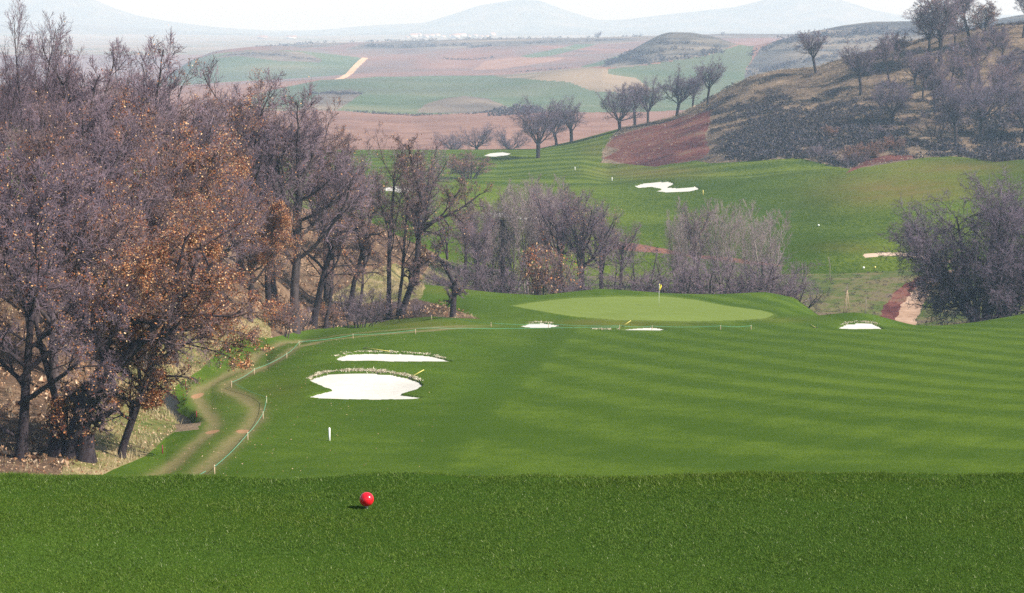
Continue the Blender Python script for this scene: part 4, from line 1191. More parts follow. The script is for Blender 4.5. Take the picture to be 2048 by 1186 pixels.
place([
    ('thick1', 1360, 256, 500, 'purple shrub close to the tall dark-stemmed tree', 1.6, 1.3),
    ('thick1', 1520, 255, 505, 'purple shrub at the foot of the pale slender tree', 3.3, 1.3),
    ('thick1', 985, 258, 500, 'purple bare shrub left of the ivy-clad trunk', 0.3, 1.2),
    ('brush1', 1092, 252, 480, 'round brown-leaved bush behind the left tip of the green', 0.8, 0.75),
    ('thick2', 1130, 256, 530, 'bare shrub beside the brown-leaved bush', 1.8, 1.2),
    ('thick2', 1215, 258, 520, 'low dark shrub left of the low spreading bare tree', 2.8, 1.3),
    ('thick2', 1315, 258, 525, 'low dark shrub just left of the flag', 3.8, 1.3),
    ('thick1', 1420, 254, 500, 'dense purple shrub right of the flag', 4.8, 1.4),
    ('thick3', 1480, 256, 490, 'dense purple shrub behind the right part of the green', 5.8, 1.4),
    ('thick1', 1560, 254, 520, 'purple shrub at the right end of the row behind the green', 0.8, 1.3),
    ('thick2', 1590, 252, 560, 'small low shrub on the shoulder right of the green', 2.6, 1.3),
    ('thick1', 920, 262, 520, 'bare shrub behind the lone cut-back stub', 3.6, 1.3),
    ('thick2', 870, 256, 540, 'dark bare shrub between the crooked oak and the stub', 4.6, 1.3),
], cat='shrub', group='shrubs in the ravine', name='shrub')
place([('spreading', 1968, 238, 352, 'broad many-stemmed purple tree on the right edge beside the dirt track', 0.5, 0.94, 'spreading_tree')])
place([('thick2', 2010, 238, 520, 'bare shrub at the right foot of the broad right-hand tree', 1.5, 1.2)], cat='shrub', group='shrubs round the broad tree', name='shrub')
PG = 'pollard trees along the far fairway'
place([
    ('pol1', 1076, ('y', 316, 480, 620), 192, 'large pollard with a knobbed short trunk beside the oval bunker', 0.3, 1.15),
    ('pol6', 1113, ('y', 290, 500, 640), 205, 'middle one of the three pollards near the oval bunker', 1.3, 1.15),
    ('pol2', 1143, ('y', 284, 500, 640), 190, 'rightmost of the three pollards near the oval bunker', 2.3, 1.15),
    ('far', 955, 640, 246, 'small hazy tree at the edge of the brown field left of the pollards', 0.6, 1.38),
    ('far', 1020, 650, 252, 'small hazy tree touching the left side of the large pollard', 1.6, 1.38),
    ('far', 905, 650, 262, 'faint small tree farthest left along the brown field', 2.6, 1.38),
    ('pol3', 1240, ('y', 262, 480, 660), 165, 'stout low-forked pollard at the top corner of the red bank', 0.4, 1.15),
    ('pol5', 1270, ('y', 248, 480, 660), 163, 'pollard right behind the stout low-forked one', 1.8, 1.15),
    ('pol1', 1296, ('y', 238, 480, 660), 150, 'slim pollard with a bent top between two full crowns', 2.8, 0.92),
    ('pol6', 1354, ('y', 232, 480, 660), 132, 'full fan-shaped pollard on the crest of the red bank', 3.6, 1.09),
    ('pol4', 1385, 622, 140, 'hazy pollard behind the full fan-shaped one', 4.6, 1.03),
    ('pol4', 1415, ('y', 211, 480, 660), 112, 'tall straight pollard at the upper end of the red bank', 5.2, 1.03),
], group=PG, name='pollard_tree')
HG = 'trees on the scrubby hill'
place([
    ('pol5', 1632, ('y', 147, 480, 680), 58, 'lone bare tree on the hill crest against the pale slope', 0.9, 1.15),
    ('pol4', 1722, ('y', 190, 480, 680), 78, 'dark bare tree halfway up the hill right of the crest tree', 2.0, 1.15),
    ('pol3', 1784, ('y', 246, 480, 680), 150, 'small round-crowned tree low on the middle of the hill', 3.0, 1.15),
    ('hill2', 1778, ('y', 170, 480, 680), 62, 'tall narrow tree standing above the small round-crowned one', 1.0, 0.99),
    ('pol4', 1912, ('y', 290, 480, 680), 160, 'dark tree with a leaning trunk low on the hill above the brown patch', 1.4, 1.15),
    ('pol1', 1963, ('y', 276, 480, 680), 130, 'straight dark tree beside a dry grass patch, right of the leaning one', 5.0, 1.15),
    ('pol4', 2022, ('y', 205, 480, 680), 85, 'dark tree at the right edge of the hill', 3.3, 1.15),
    ('hill1', 1880, ('y', 130, 480, 680), -20, 'big rounded tree with reddish lower twigs on the skyline', 0.2, 1.6),
    ('hill3', 1910, ('y', 95, 480, 680), 20, 'reddish leaf-holding tree below the big skyline crown', 2.2, 1.15),
    ('hill2', 1940, ('y', 90, 480, 680), -40, 'dark full crown rising out of the top of the photo', 1.2, 1.45),
    ('hill2', 1870, ('y', 215, 480, 680), 100, 'hazy bare tree in the middle of the hill wood', 1.9, 1.15),
    ('hill1', 1845, ('y', 200, 480, 680), 110, 'bare tree at the left of the hill wood', 3.9, 1.15),
    ('hill2', 1900, ('y', 180, 480, 680), 82, 'bare tree under the reddish leaf-holding tree', 4.9, 1.15),
    ('hill2', 1960, ('y', 170, 480, 680), 60, 'bare tree right of the reddish leaf-holding tree', 0.9, 1.15),
    ('hill2', 2005, ('y', 130, 480, 680), 60, 'bare tree near the top right corner below the skyline', 2.5, 1.15),
    ('hill2', 2046, ('y', 75, 480, 680), -40, 'tree cut off by the top right corner of the photo', 3.5, 0.99),
    ('hill1', 1935, ('y', 225, 480, 680), 105, 'bare crown behind the straight dark tree', 5.5, 1.15),
    ('pol3', 1830, ('y', 170, 480, 680), 95, 'small bare tree right of the tall narrow one', 1.1, 1.12),
    ('hill1', 1856, ('y', 122, 480, 680), 12, 'bare tree at the left flank of the big skyline crown', 4.4, 1.35),
    ('hill3', 1968, ('y', 92, 480, 680), 2, 'bare tree at the right flank of the big skyline crown', 5.6, 1.3),
    ('hill2', 1890, ('y', 245, 480, 680), 135, 'bare crown between the leaning hill tree and the small round one', 2.0, 1.15),
    ('hill1', 2000, ('y', 240, 480, 680), 120, 'bare tree right of the straight dark tree', 3.1, 1.15),
    ('pol6', 1985, ('y', 100, 480, 680), 40, 'bare tree just under the skyline left of the cut-off corner tree', 3.8, 1.15),
    ('hill2', 1800, ('y', 140, 480, 680), 62, 'hazy tree beside the tall narrow tree near the crest', 0.6, 1.15),
    ('pol6', 2045, ('y', 285, 480, 680), 170, 'dark tree low on the hill at the right edge', 4.4, 1.15),
], group=HG, name='bare_tree')
place([
    ('brush_red', 1745, ('y', 316, 430, 680), 278, 'reddish bush above the lip of the brown hollow', 0.1, 1.5),
    ('brush_red', 1712, ('y', 325, 430, 680), 285, 'reddish bush at the foot of the hill scrub', 1.1, 1.4),
    ('brush_red', 1785, ('y', 300, 430, 680), 268, 'reddish bush just left of the leaning hill tree', 2.1, 1.4),
    ('brush_red', 1660, ('y', 275, 430, 680), 248, 'single reddish bush amid the dark hill scrub', 3.1, 1.3),
    ('thick2', 1700, ('y', 335, 430, 680), 300, 'dark bush at the lowest corner of the hill scrub', 4.1, 1.5),
    ('thick2', 1640, ('y', 318, 430, 680), 285, 'dark bush where the scrub meets the bright lawn', 5.1, 1.6),
    ('thick2', 1770, ('y', 268, 430, 680), 245, 'dark bush below the small round-crowned tree', 0.5, 1.5),
    ('thick2', 1870, ('y', 275, 430, 680), 215, 'dark bush left of the leaning hill tree', 1.5, 1.4),
    ('brush_red', 935, 500, 298, 'reddish bush at the left end of the far lawn near the oval bunker', 1.7, 1.5),
], cat='bush', group='bushes on the far slopes', name='bush')
# the ivy-clad trunk
p = at_Y(1004, 262)
hI = top_height(p, 440)
r = thing('ivy_tree', 'near-black ivy-clad trunk standing in the ravine left of the green', 'tree', tuple(p))
b = MB(); b.tube([(0, 0, -0.5), (0.1, 0, hI * 0.5), (0.05, 0, hI * 0.95)], [0.4, 0.32, 0.12], 8)
b.build('trunk', MATS['dark_bark'], r)
rg = np.random.default_rng(31)
n = 5200; zz = rg.uniform(0, 1, n); aa = rg.uniform(0, 2 * pi, n)
rad = (2.0 * (1 - zz) ** 0.6 + 0.1 + 0.5 * np.sin(zz * 17 + aa) * np.sin(aa * 2 + zz * 9)) * np.sqrt(rg.uniform(0.25, 1, n)) * (1 + 0.25 * np.sin(aa * 3 + zz * 7))
gap = vnoise(aa * 1.6, zz * 9.0, 3) > 0.36
v, q = leaf_quads(np.stack([rad * np.cos(aa), rad * np.sin(aa), zz * hI], 1)[gap], 0.20, rg)
link('ivy', mesh_np('ivy', v, q, None, False, (MATS['ivy_leaves'],)), r)
c = link('crown', T['pop1'].crown, r)
c.scale = (hI * 1.06 / T['pop1'].H,) * 3

# ------------------------------------------------------------------ ground cover
def blades(P, h, w, r, lean=0.35, fold=True):
    """triangular blades standing at the points P"""
    n = len(P)
    a = r.uniform(0, 2 * pi, n); t = np.stack([np.cos(a), np.sin(a), np.zeros(n)], 1)
    l = r.normal(0, lean, (n, 2))
    hh = h * r.uniform(0.6, 1.3, n)
    tip = P + np.stack([l[:, 0] * hh, l[:, 1] * hh, hh], 1)
    ww = (w * r.uniform(0.7, 1.3, n))[:, None]
    v = np.stack([P - t * ww / 2, P + t * ww / 2, tip], 1)
    return v.reshape(-1, 3), np.arange(n * 3).reshape(-1, 3)

def ground_pts(X, Y, dz=0.0):
    return np.stack([X, Y, zat(X, Y) + dz], 1)

rg = np.random.default_rng(51)
n = 520000
Yg = np.sqrt(rg.uniform(11.3 ** 2, 16.1 ** 2, n)); Xg = rg.uniform(-0.30, 0.30, n) * Yg
nz = 0.5 + 0.5 * fbm(Xg, Yg, 0.35, 3, 81)
P = ground_pts(Xg, Yg, -0.004)
hh = (0.009 + 0.013 * nz) * (1 + 1.1 * smooth((Yg - 15.3) / 0.4) * (0.3 + fbm(Xg, Yg, 0.25, 2, 89)))
v, q = blades(P, hh, 0.0046, rg, 0.8)
n2 = 190000
Y2 = np.sqrt(rg.uniform(10.0 ** 2, 16.1 ** 2, n2)); X2 = rg.uniform(0.30, 0.62, n2) * Y2 * np.where(rg.uniform(0, 1, n2) < 0.5, -1, 1)
v2, q2 = blades(ground_pts(X2, Y2, -0.004), 0.012 + 0.014 * (0.5 + 0.5 * fbm(X2, Y2, 0.35, 3, 81)), 0.0075, rg, 0.8)
v, q = np.concatenate([v, v2]), np.concatenate([q, q2 + len(v)])
o = link('tee_grass', mesh_np('tee_grass', v, None, q, False, (MATS['turf_blades'],)))
tag(o, 'short dark green mown grass of the tee in the foreground', 'grass', kind='stuff')

def reg_at(X, Y):
    i = np.clip(np.searchsorted(U, X / Y) - 1, 0, NU - 2); j = np.clip(np.searchsorted(R, Y) - 1, 0, NR - 2)
    return REG[j, i]
def scatter(name_list, x0, x1, y0, y1, n, r):
    X = r.uniform(x0, x1, n); Y = r.uniform(y0, y1, n)
    k = reg_at(X, Y)
    m = np.isin(k, [region(a) for a in name_list]) & (np.abs(X / Y) < 0.34)
    return X[m], Y[m]

# dry grass on the bank left of the track and by the ditch
X, Y = scatter(['rough_grass', 'wood_floor'], -45, 0, 98, 270, 260000, rg)
dn = 0.5 + 0.5 * fbm(X, Y, 3.0, 3, 83)
k = reg_at(X, Y) == region('rough_grass')
keep = rg.uniform(0, 1, len(X)) < np.where(k, 0.75 * smooth((dn - 0.25) / 0.3), 0.16 * smooth((dn - 0.4) / 0.2))
X, Y = X[keep], Y[keep]
v, q = blades(ground_pts(X, Y, -0.02), 0.20 + 0.35 * (0.5 + 0.5 * fbm(X, Y, 5, 2, 84)), 0.035, rg, 0.5)
tag(link('dry_grass', mesh_np('dry_grass', v, None, q, False, (MATS['dry_grass'],))), 'pale dry grass on the bank left of the track', 'dry grass', kind='stuff')
# fallen leaves
X, Y = scatter(['rough_grass', 'wood_floor', 'fairway', 'cart_track'], -40, -4, 98, 190, 60000, rg)
k = np.isin(reg_at(X, Y), [region('rough_grass'), region('wood_floor')])
dd_ = seg_dist(X, Y, mid)
keep = (k & (rg.uniform(0, 1, len(X)) < 0.9)) | (~k & (rg.uniform(0, 1, len(X)) < 0.10 * np.exp(-dd_ / 7)))
X, Y = X[keep], Y[keep]
v, q = leaf_quads(ground_pts(X, Y, 0.03), np.where(np.isin(reg_at(X, Y), [region('rough_grass'), region('wood_floor')]), 0.11, 0.065)[:, None], rg)
tag(link('fallen_leaves', mesh_np('fallen_leaves', v, q, None, False, (MATS['litter'],))), 'fallen brown leaves strewn under the oaks and beside the track', 'leaves', kind='stuff')
# heather and gorse on the hill, in patches
def tufts(X, Y, size, per, r, dz=0.0, fl=0.8):
    n = len(X)
    c = ground_pts(X, Y)
    d = unit(r.normal(size=(n, per, 3))); d[..., 2] = np.abs(d[..., 2]) * fl
    rad = r.uniform(0.35, 1.0, (n, per, 1)) ** 0.5
    P = c[:, None, :] + d * rad * size[:, None, None]
    sz = (size[:, None] * r.uniform(0.30, 0.62, (n, per)))[..., None]
    a = unit(r.normal(size=(n, per, 3))); b = unit(np.cross(a, r.normal(size=(n, per, 3))))
    v = np.stack([P - a * sz * .5, P + b * sz * .5, P + a * sz * .5], 2)
    return v.reshape(-1, 3), np.arange(n * per * 3).reshape(-1, 3)
X, Y = scatter(['hillside'], 20, 190, 440, 650, 60000, rg)
px, py = project(X, Y, zat(X, Y))
patch = 0.7 * fbm(X, Y, 22, 3, 86) + 1.15 * fbm(X, Y, 4.2, 2, 87)
dark = np.exp(-(((px - 1560) / 190) ** 2 + ((py - 265) / 62) ** 2)) * 1.5 + 0.7 * np.exp(-(((px - 1990) / 90) ** 2 + ((py - 300) / 40) ** 2)) + 0.35 * (px > 1700)
pale = np.exp(-(((px - 1400) / 40) ** 2 + ((py - 265) / 60) ** 2)) * 1.6 + np.exp(-(((px - 1820) / 60) ** 2 + ((py - 255) / 22) ** 2)) * 1.0 + 0.5 * (py < 185) + 2.0 * (px < 1395)
keep = (patch + 0.72 * dark - 0.62 * pale + rg.normal(0, 0.18, len(X))) > 0.46
X, Y = X[keep], Y[keep]
sz = rg.uniform(0.5, 1.45, len(X)) * (0.8 + 0.4 * (Y < 520))
v, q = tufts(X, Y, sz, 20, rg)
tag(link('heather_scrub', mesh_np('heather_scrub', v, None, q, False, (MATS['heather'],))), 'dark heather and gorse scrub covering the hillside', 'scrub', kind='stuff')
X, Y = scatter(['hillside', 'earth_bank'], 20, 190, 440, 650, 40000, rg)
keep = (rg.uniform(0, 1, len(X)) < np.where(reg_at(X, Y) == region('earth_bank'), 0.10, 0.55)) & (Y > 440)
X, Y = X[keep], Y[keep]
v, q = tufts(X, Y, rg.uniform(0.30, 0.70, len(X)), 9, rg, fl=0.6)
tag(link('hill_grass', mesh_np('hill_grass', v, None, q, False, (MATS['hill_straw'],))), 'pale dry grass between the scrub on the hill', 'dry grass', kind='stuff')
# low growth in the ravine and under the wood
X, Y = scatter(['ravine', 'red_soil'], -30, 90, 240, 330, 14000, rg)
keep = rg.uniform(0, 1, len(X)) < 0.30
X, Y = X[keep], Y[keep]
v, q = tufts(X, Y, rg.uniform(0.15, 0.42, len(X)), 14, rg, fl=0.7)
tag(link('ravine_scrub', mesh_np('ravine_scrub', v, None, q, False, (MATS['heather'],))), 'low dark scrub growing in the ravine beside the dirt track', 'scrub', kind='stuff')
X, Y = scatter(['wood_floor'], -90, 5, 100, 290, 30000, rg)
keep = (rg.uniform(0, 1, len(X)) < 0.28) & (seg_dist(X, Y, mid) > 4)
X, Y = X[keep], Y[keep]
v, q = tufts(X, Y, rg.uniform(0.25, 0.8, len(X)), 16, rg)
tag(link('undergrowth', mesh_np('undergrowth', v, None, q, False, (MATS['litter'],))), 'brown brambles and leaf litter on the floor of the wood', 'undergrowth', kind='stuff')

# hedges of the far fields
def hedge(line, y0, y1, size, step, label, mat='heather'):
    pts = np.array([hit(a, b, y0, y1)[:2] for a, b in line])
    d = np.r_[0, np.cumsum(np.hypot(*np.diff(pts, axis=0).T))]
    t = np.arange(0, d[-1], step * 0.6)
    X = np.interp(t, d, pts[:, 0]) + rg.normal(0, size * 0.5, len(t)); Y = np.interp(t, d, pts[:, 1]) + rg.normal(0, size * 0.8, len(t))
    keep = rg.uniform(0, 1, len(t)) < (0.55 + 0.45 * np.sign(fbm(t, t * 0, size * 12, 2, 88)))
    keep |= rg.uniform(0, 1, len(t)) < 0.4
    X, Y = X[keep], Y[keep]
    v, q = tufts(X, Y, size * rg.uniform(0.4, 1.1, len(X)), 22, rg, fl=0.9)
    return tag(link('hedge', mesh_np('hedge', v, None, q, False, (MATS[mat],))), label, 'hedge')
hedge([(690, 223), (760, 228), (850, 231), (940, 228), (1000, 223)], 950, 1250, 1.5, 1.2, 'thin dark hedge between the brown field and the green field above it')
hedge([(1000, 232), (1020, 229), (1050, 226), (1075, 224)], 900, 1250, 5.0, 1.6, 'thick dark hedge clump ending the brown field beside the pollards')
hedge([(940, 96), (980, 92), (1050, 88), (1120, 85), (1200, 82), (1250, 80)], 2200, 2900, 3.2, 5.0, 'dark hedge line along the top of the red fields')
hedge([(720, 92), (780, 95), (860, 94), (940, 90)], 2200, 2900, 4.5, 5.0, 'long scrubby hedge above the left part of the red fields')
hedge([(500, 98), (560, 94), (620, 88), (660, 85)], 2300, 2900, 4.5, 5.0, 'hedge on the skyline above the terraced green field')
hedge([(700, 84), (850, 80), (1000, 78), (1190, 75), (1300, 72)], 2500, 2900, 3.5, 6.0, 'broken hedge along the plateau skyline')
hedge([(1215, 128), (1290, 127), (1380, 118), (1440, 103)], 1450, 1800, 4.2, 2.5, 'dark terrace hedge at the foot of the pointed grey hill')
hedge([(1240, 115), (1300, 108), (1380, 100)], 1450, 1800, 3.2, 2.5, 'terrace hedge halfway up the pointed grey hill')
hedge([(1290, 92), (1340, 88), (1400, 90)], 1450, 1800, 2.6, 2.5, 'short terrace hedge near the top of the pointed grey hill')
hedge([(1500, 150), (1580, 128), (1700, 108)], 1400, 1800, 3.5, 2.5, 'dark hedge at the foot of the broad grey hill')
hedge([(1580, 100), (1660, 88), (1780, 82)], 1450, 1800, 3.0, 2.5, 'lower terrace hedge on the broad grey hill')
hedge([(1560, 86), (1640, 74), (1740, 68), (1840, 66)], 1450, 1800, 5.6, 2.5, 'dark hedge band across the broad grey hill')
hedge([(1500, 112), (1545, 92), (1580, 80)], 1450, 1800, 4.0, 2.5, 'hedge down the left edge of the broad grey hill')
hedge([(880, 118), (930, 120), (990, 116)], 1660, 2900, 2.5, 4.0, 'short dark hedge in the middle of the red fields')
hedge([(620, 186), (680, 190), (720, 186)], 1100, 1700, 2.0, 2.5, 'scrubby hedge at the left end of the green field')
hedge([(1000, 146), (1060, 143), (1140, 137)], 1300, 1800, 2.0, 3.0, 'sparse hedge above the stubble mound')
hedge([(440, 112), (520, 108), (590, 116), (640, 122)], 1900, 2300, 2.2, 3.0, 'terrace hedge crossing the far left green field')
place([('far', 1197, 2600, 62, 'lone tiny tree on the plateau skyline', 0.3, 1.3),
       ('far', 1445, 2600, 62, 'tiny tree on the skyline right of the pointed hill', 1.3, 1.0)], name='bare_tree')

# the distant village
hw = Mat('house_wall', 0.9, 0.1); hw.color(hw.mix(hw.objrand(), (0.40, 0.34, 0.29), (0.72, 0.68, 0.63)))
hr = Mat('house_roof', 0.9, 0.1); hr.color((0.36, 0.20, 0.14))
wallme = MB(); wallme.box((0, 0, 3), (12, 9, 6)); wallme = wallme.mesh('wall', hw.m, False)
rf = MB(); rf.add([(-6.4, -5, 6), (6.4, -5, 6), (6.4, 5, 6), (-6.4, 5, 6), (-6.4, 0, 8.6), (6.4, 0, 8.6)], [(0, 1, 5, 4), (2, 3, 4, 5)], [(0, 4, 3), (1, 2, 5)])
roofme = rf.mesh('roof', hr.m, False)
VL = 'houses of the distant village'
for i in range(16):
    x = 815 + i * 11 + (i * 37) % 9
    p = at_Y(x, 5600 + (i * 977) % 700)
    h = thing('house', 'tiny hazy house of the village on the distant plain', 'house', tuple(p), VL)
    h.rotation_euler = (0, 0, (i * 0.7) % 3.1)
    s = 0.8 + ((i * 13) % 7) / 7
    h.scale = (s * 1.1, s * 0.8, s * 0.8)
    link('wall', wallme, h); link('roof', roofme, h)
for x, lab in ((525, 'white farm building alone on the far left plain'), (583, 'second white farm building on the far plain, nearer the hedge')):
    p = at_Y(x, 5400)
    h = thing('house', lab, 'house', tuple(p), 'farm buildings on the plain')
    h.scale = (2.0, 1.2, 1.0)
    link('wall', wallme, h); link('roof', roofme, h)

# ------------------------------------------------------------------ things on the course
def plain(name, c, rough=0.5, spec=0.4, c2=None, sc=20):
    m = Mat(name, rough, spec)
    m.color(m.ramp(m.noise(sc, 3, 0.6, (1, 1, 1), True), [(0.3, c), (0.7, c2 or tuple(min(1, k * 1.12) for k in c))]))
    MATS[name] = m.m
    return m.m
plain('red_gloss', (0.62, 0.012, 0.022), 0.18, 0.5, (0.66, 0.014, 0.024))
plain('steel', (0.35, 0.33, 0.32), 0.4, 0.5)
plain('white_paint', (0.80, 0.80, 0.77), 0.5, 0.4)
plain('yellow_paint', (0.72, 0.60, 0.16), 0.5, 0.4)
plain('flag_yellow', (0.85, 0.76, 0.06), 0.7, 0.2, (0.80, 0.68, 0.05))
plain('black_plastic', (0.02, 0.02, 0.025), 0.5, 0.4)
plain('wood_stake', (0.36, 0.26, 0.16), 0.8, 0.2, (0.52, 0.40, 0.26))
plain('red_stake', (0.16, 0.02, 0.02), 0.6, 0.3, (0.24, 0.03, 0.03))
plain('green_rope', (0.10, 0.38, 0.24), 0.7, 0.1, (0.16, 0.48, 0.32))
plain('cup', (0.02, 0.02, 0.02))

# red tee marker
p = hit(733.5, 1017, 8, 17)
tm = thing('tee_marker', 'glossy red ball tee marker on a short peg in the foreground grass', 'tee marker', (p[0], p[1], p[2]))
b = MB()
prof = [(1e-4, -0.05)] + [(0.0505 * sin(a), -0.0505 * cos(a)) for a in np.linspace(0.08, pi - 0.08, 30)] + [(1e-4, 0.05)]
b.lathe(prof, 40, (0, 0, 0.066)); b.build('ball', MATS['red_gloss'], tm)
b = MB(); b.lathe([(1e-4, 0.024), (0.016, 0.024), (0.018, 0.018), (0.009, 0.010), (0.007, -0.06), (1e-4, -0.06)], 14); b.build('peg', MATS['steel'], tm)

def stake(name, label, cat, x, ybase, h, w, mat, group=None, y0=97, y1=700, cap=True, sq=True, lean=0.0):
    p = hit(x, ybase, y0, y1)
    o = MB()
    k = w / 2
    if sq:
        v = [(-k, -k, -0.3), (k, -k, -0.3), (k, k, -0.3), (-k, k, -0.3), (-k, -k, h - k), (k, -k, h - k), (k, k, h - k), (-k, k, h - k), (0, 0, h)]
        v = [(a + lean * c, b_, c) for a, b_, c in v]
        o.add(v, [(0, 3, 2, 1), (0, 1, 5, 4), (1, 2, 6, 5), (2, 3, 7, 6), (3, 0, 4, 7)], [(4, 5, 8), (5, 6, 8), (6, 7, 8), (7, 4, 8)])
    else:
        o.tube([(0, 0, -0.3), (lean * h * .5, 0, h * 0.5), (lean * h, 0, h)], [k, k, k * 0.9], 10)
    ob = o.build(name, mat, None, (float(p[0]), float(p[1]), float(p[2])), False)
    return tag(ob, label, cat, group)
stake('distance_post', 'white square distance post standing on the lawn below the large bunker', 'marker post', 659, 881, 0.74, 0.10, MATS['white_paint'])
RG = 'red hazard stakes along the stream'
for x, yb, h, lab in ((325, 907, 0.46, 'nearest red stake on the stream edge, lowest in the photo'), (393, 834, 0.38, 'red stake between the stream and the track bend'),
                      (371, 772, 0.36, 'red stake beside the dry grass above the stream'), (377, 741, 0.46, 'dark red stake standing in the dry grass under hanging leaves'), (465, 726, 0.33, 'red stake on the grass strip above the track bend')):
    stake('hazard_stake', lab, 'hazard stake', x, yb, h, 0.07, MATS['red_stake'], RG, sq=False)
FG = 'markers on the far fairway'
for x, yb, h, w, mt, lab in ((1224, 362, 0.9, 0.16, 'white_paint', 'white stake on the far fairway below the red bank'), (1150, 341, 0.9, 0.14, 'white_paint', 'small white stake on the far lawn left of the red bank'),
                             (1406, 390, 1.0, 0.14, 'yellow_paint', 'yellow stake beside the right end of the S-shaped bunker')):
    stake('fairway_stake', lab, 'stake', x, yb, h, w, MATS[mt], FG)
def ballmark(x, y, r, mt, lab):
    p = hit(x, y, 270, 520)
    t = thing('tee_marker', lab, 'tee marker', tuple(p), 'far tee markers')
    b = MB(); b.lathe([(1e-4, 0.0)] + [(r * sin(a), r - r * cos(a)) for a in np.linspace(0.2, pi - 0.1, 10)] + [(1e-4, 2 * r)], 14, (0, 0, 0.04)); b.build('ball', MATS[mt], t)
    b = MB(); b.lathe([(0.03, -0.1), (0.03, 0.08)], 8); b.build('peg', MATS['steel'], t)
ballmark(1637, 453, 0.17, 'white_paint', 'white marker alone on the upper tee of the far hole')
ballmark(1727, 538, 0.16, 'white_paint', 'white marker on the lower tee above the ravine')
ballmark(1750, 537, 0.14, 'yellow_paint', 'yellow marker beside the white one on the lower tee')
ballmark(1382, 480, 0.14, 'white_paint', 'white marker behind the tall bare tree right of the flag')
ballmark(1238, 489, 0.14, 'white_paint', 'white marker at the end of the red soil strip')

# flagstick
p = hit(1318, 611.5, 195, 245)
fl = thing('flagstick', 'thin flagstick with a furled yellow flag standing in the putting green', 'flagstick', tuple(p))
hF = top_height(p, 567)
b = MB(); b.tube([(0, 0, -0.15), (0, 0, hF)], [0.017, 0.014], 8); b.build('pole', MATS['white_paint'], fl)
b = MB()
ny, nx = 9, 7
gv = []
for j in range(ny):
    for i in range(nx):
        t, w = j / (ny - 1), i / (nx - 1)
        wd = 0.42 * sin(min(1, 0.25 + 1.1 * t) * pi * 0.62 + 0.2) * (1 - 0.25 * t)
        gv.append((0.015 + wd * w * (1 - 0.25 * w) - 0.12 * t * w + 0.0, 0.06 * sin(w * 7 + t * 3), hF - 0.04 - 0.62 * t - 0.10 * w))
gv = np.array(gv); back = gv + (0, 0.012, 0)
gq = [(j * nx + i, j * nx + i + 1, (j + 1) * nx + i + 1, (j + 1) * nx + i) for j in range(ny - 1) for i in range(nx - 1)]
b.add(gv, gq); b.add(back, [tuple(reversed(k)) for k in gq]); b.build('flag', MATS['flag_yellow'], fl)
b = MB(); b.tube([(-0.03, 0.0, hF - 0.62), (-0.05, 0.01, hF - 0.3), (-0.02, 0.0, hF - 0.03)], [0.02, 0.05, 0.03], 8); b.build('flag_hem', MATS['black_plastic'], fl)
b = MB(); b.lathe([(1e-4, 0.012), (0.054, 0.012), (0.054, -0.1)], 16); b.build('cup', MATS['cup'], fl)

# rakes
def rake(x0, y0, x1, y1, lab, ya, yb, lie=False, L=None):
    a = hit(x0, y0, ya, yb)
    if lie:
        c = hit(x1, y1, ya, yb)
    else:
        u, s = p2us(x1, y1); Y = a[1] + 0.25
        c = np.array([u * Y, Y, -s * Y])
    a = a + (0, 0, 0.06); c = c + ((0, 0, 0.08) if lie else (0, 0, 0))
    t = thing('bunker_rake', lab, 'rake', tuple(a), 'bunker rakes')
    d = c - a
    b = MB(); b.tube([(0, 0, 0), tuple(d * 0.5), tuple(d)], [0.026, 0.026, 0.022], 8); b.build('handle', MATS['yellow_paint'], t)
    e = np.cross(d, (0, 0, 1.0)); e /= np.linalg.norm(e)
    b = MB(); b.tube([tuple(-e * 0.28), tuple(e * 0.28)], 0.02, 6)
    for k in np.linspace(-0.26, 0.26, 9):
        b.tube([tuple(e * k), tuple(e * k + np.array((0, 0, -0.10)))], [0.010, 0.006], 5)
    b.build('head', MATS['black_plastic'], t)
rake(822, 755.5, 848, 739.5, 'yellow-handled rake leaning out of the back of the large notched bunker', 130, 165)
rake(1246, 653, 1262, 641, 'yellow-handled rake leaning at the thin bunker in front of the green', 200, 216)
rake(730, 697, 779, 704.5, 'pale rake lying along the back rim of the long thin bunker', 160, 182, True)
rake(1631, 656, 1621, 650, 'pale rake lying on the slope left of the humped bunker', 195, 225, True)

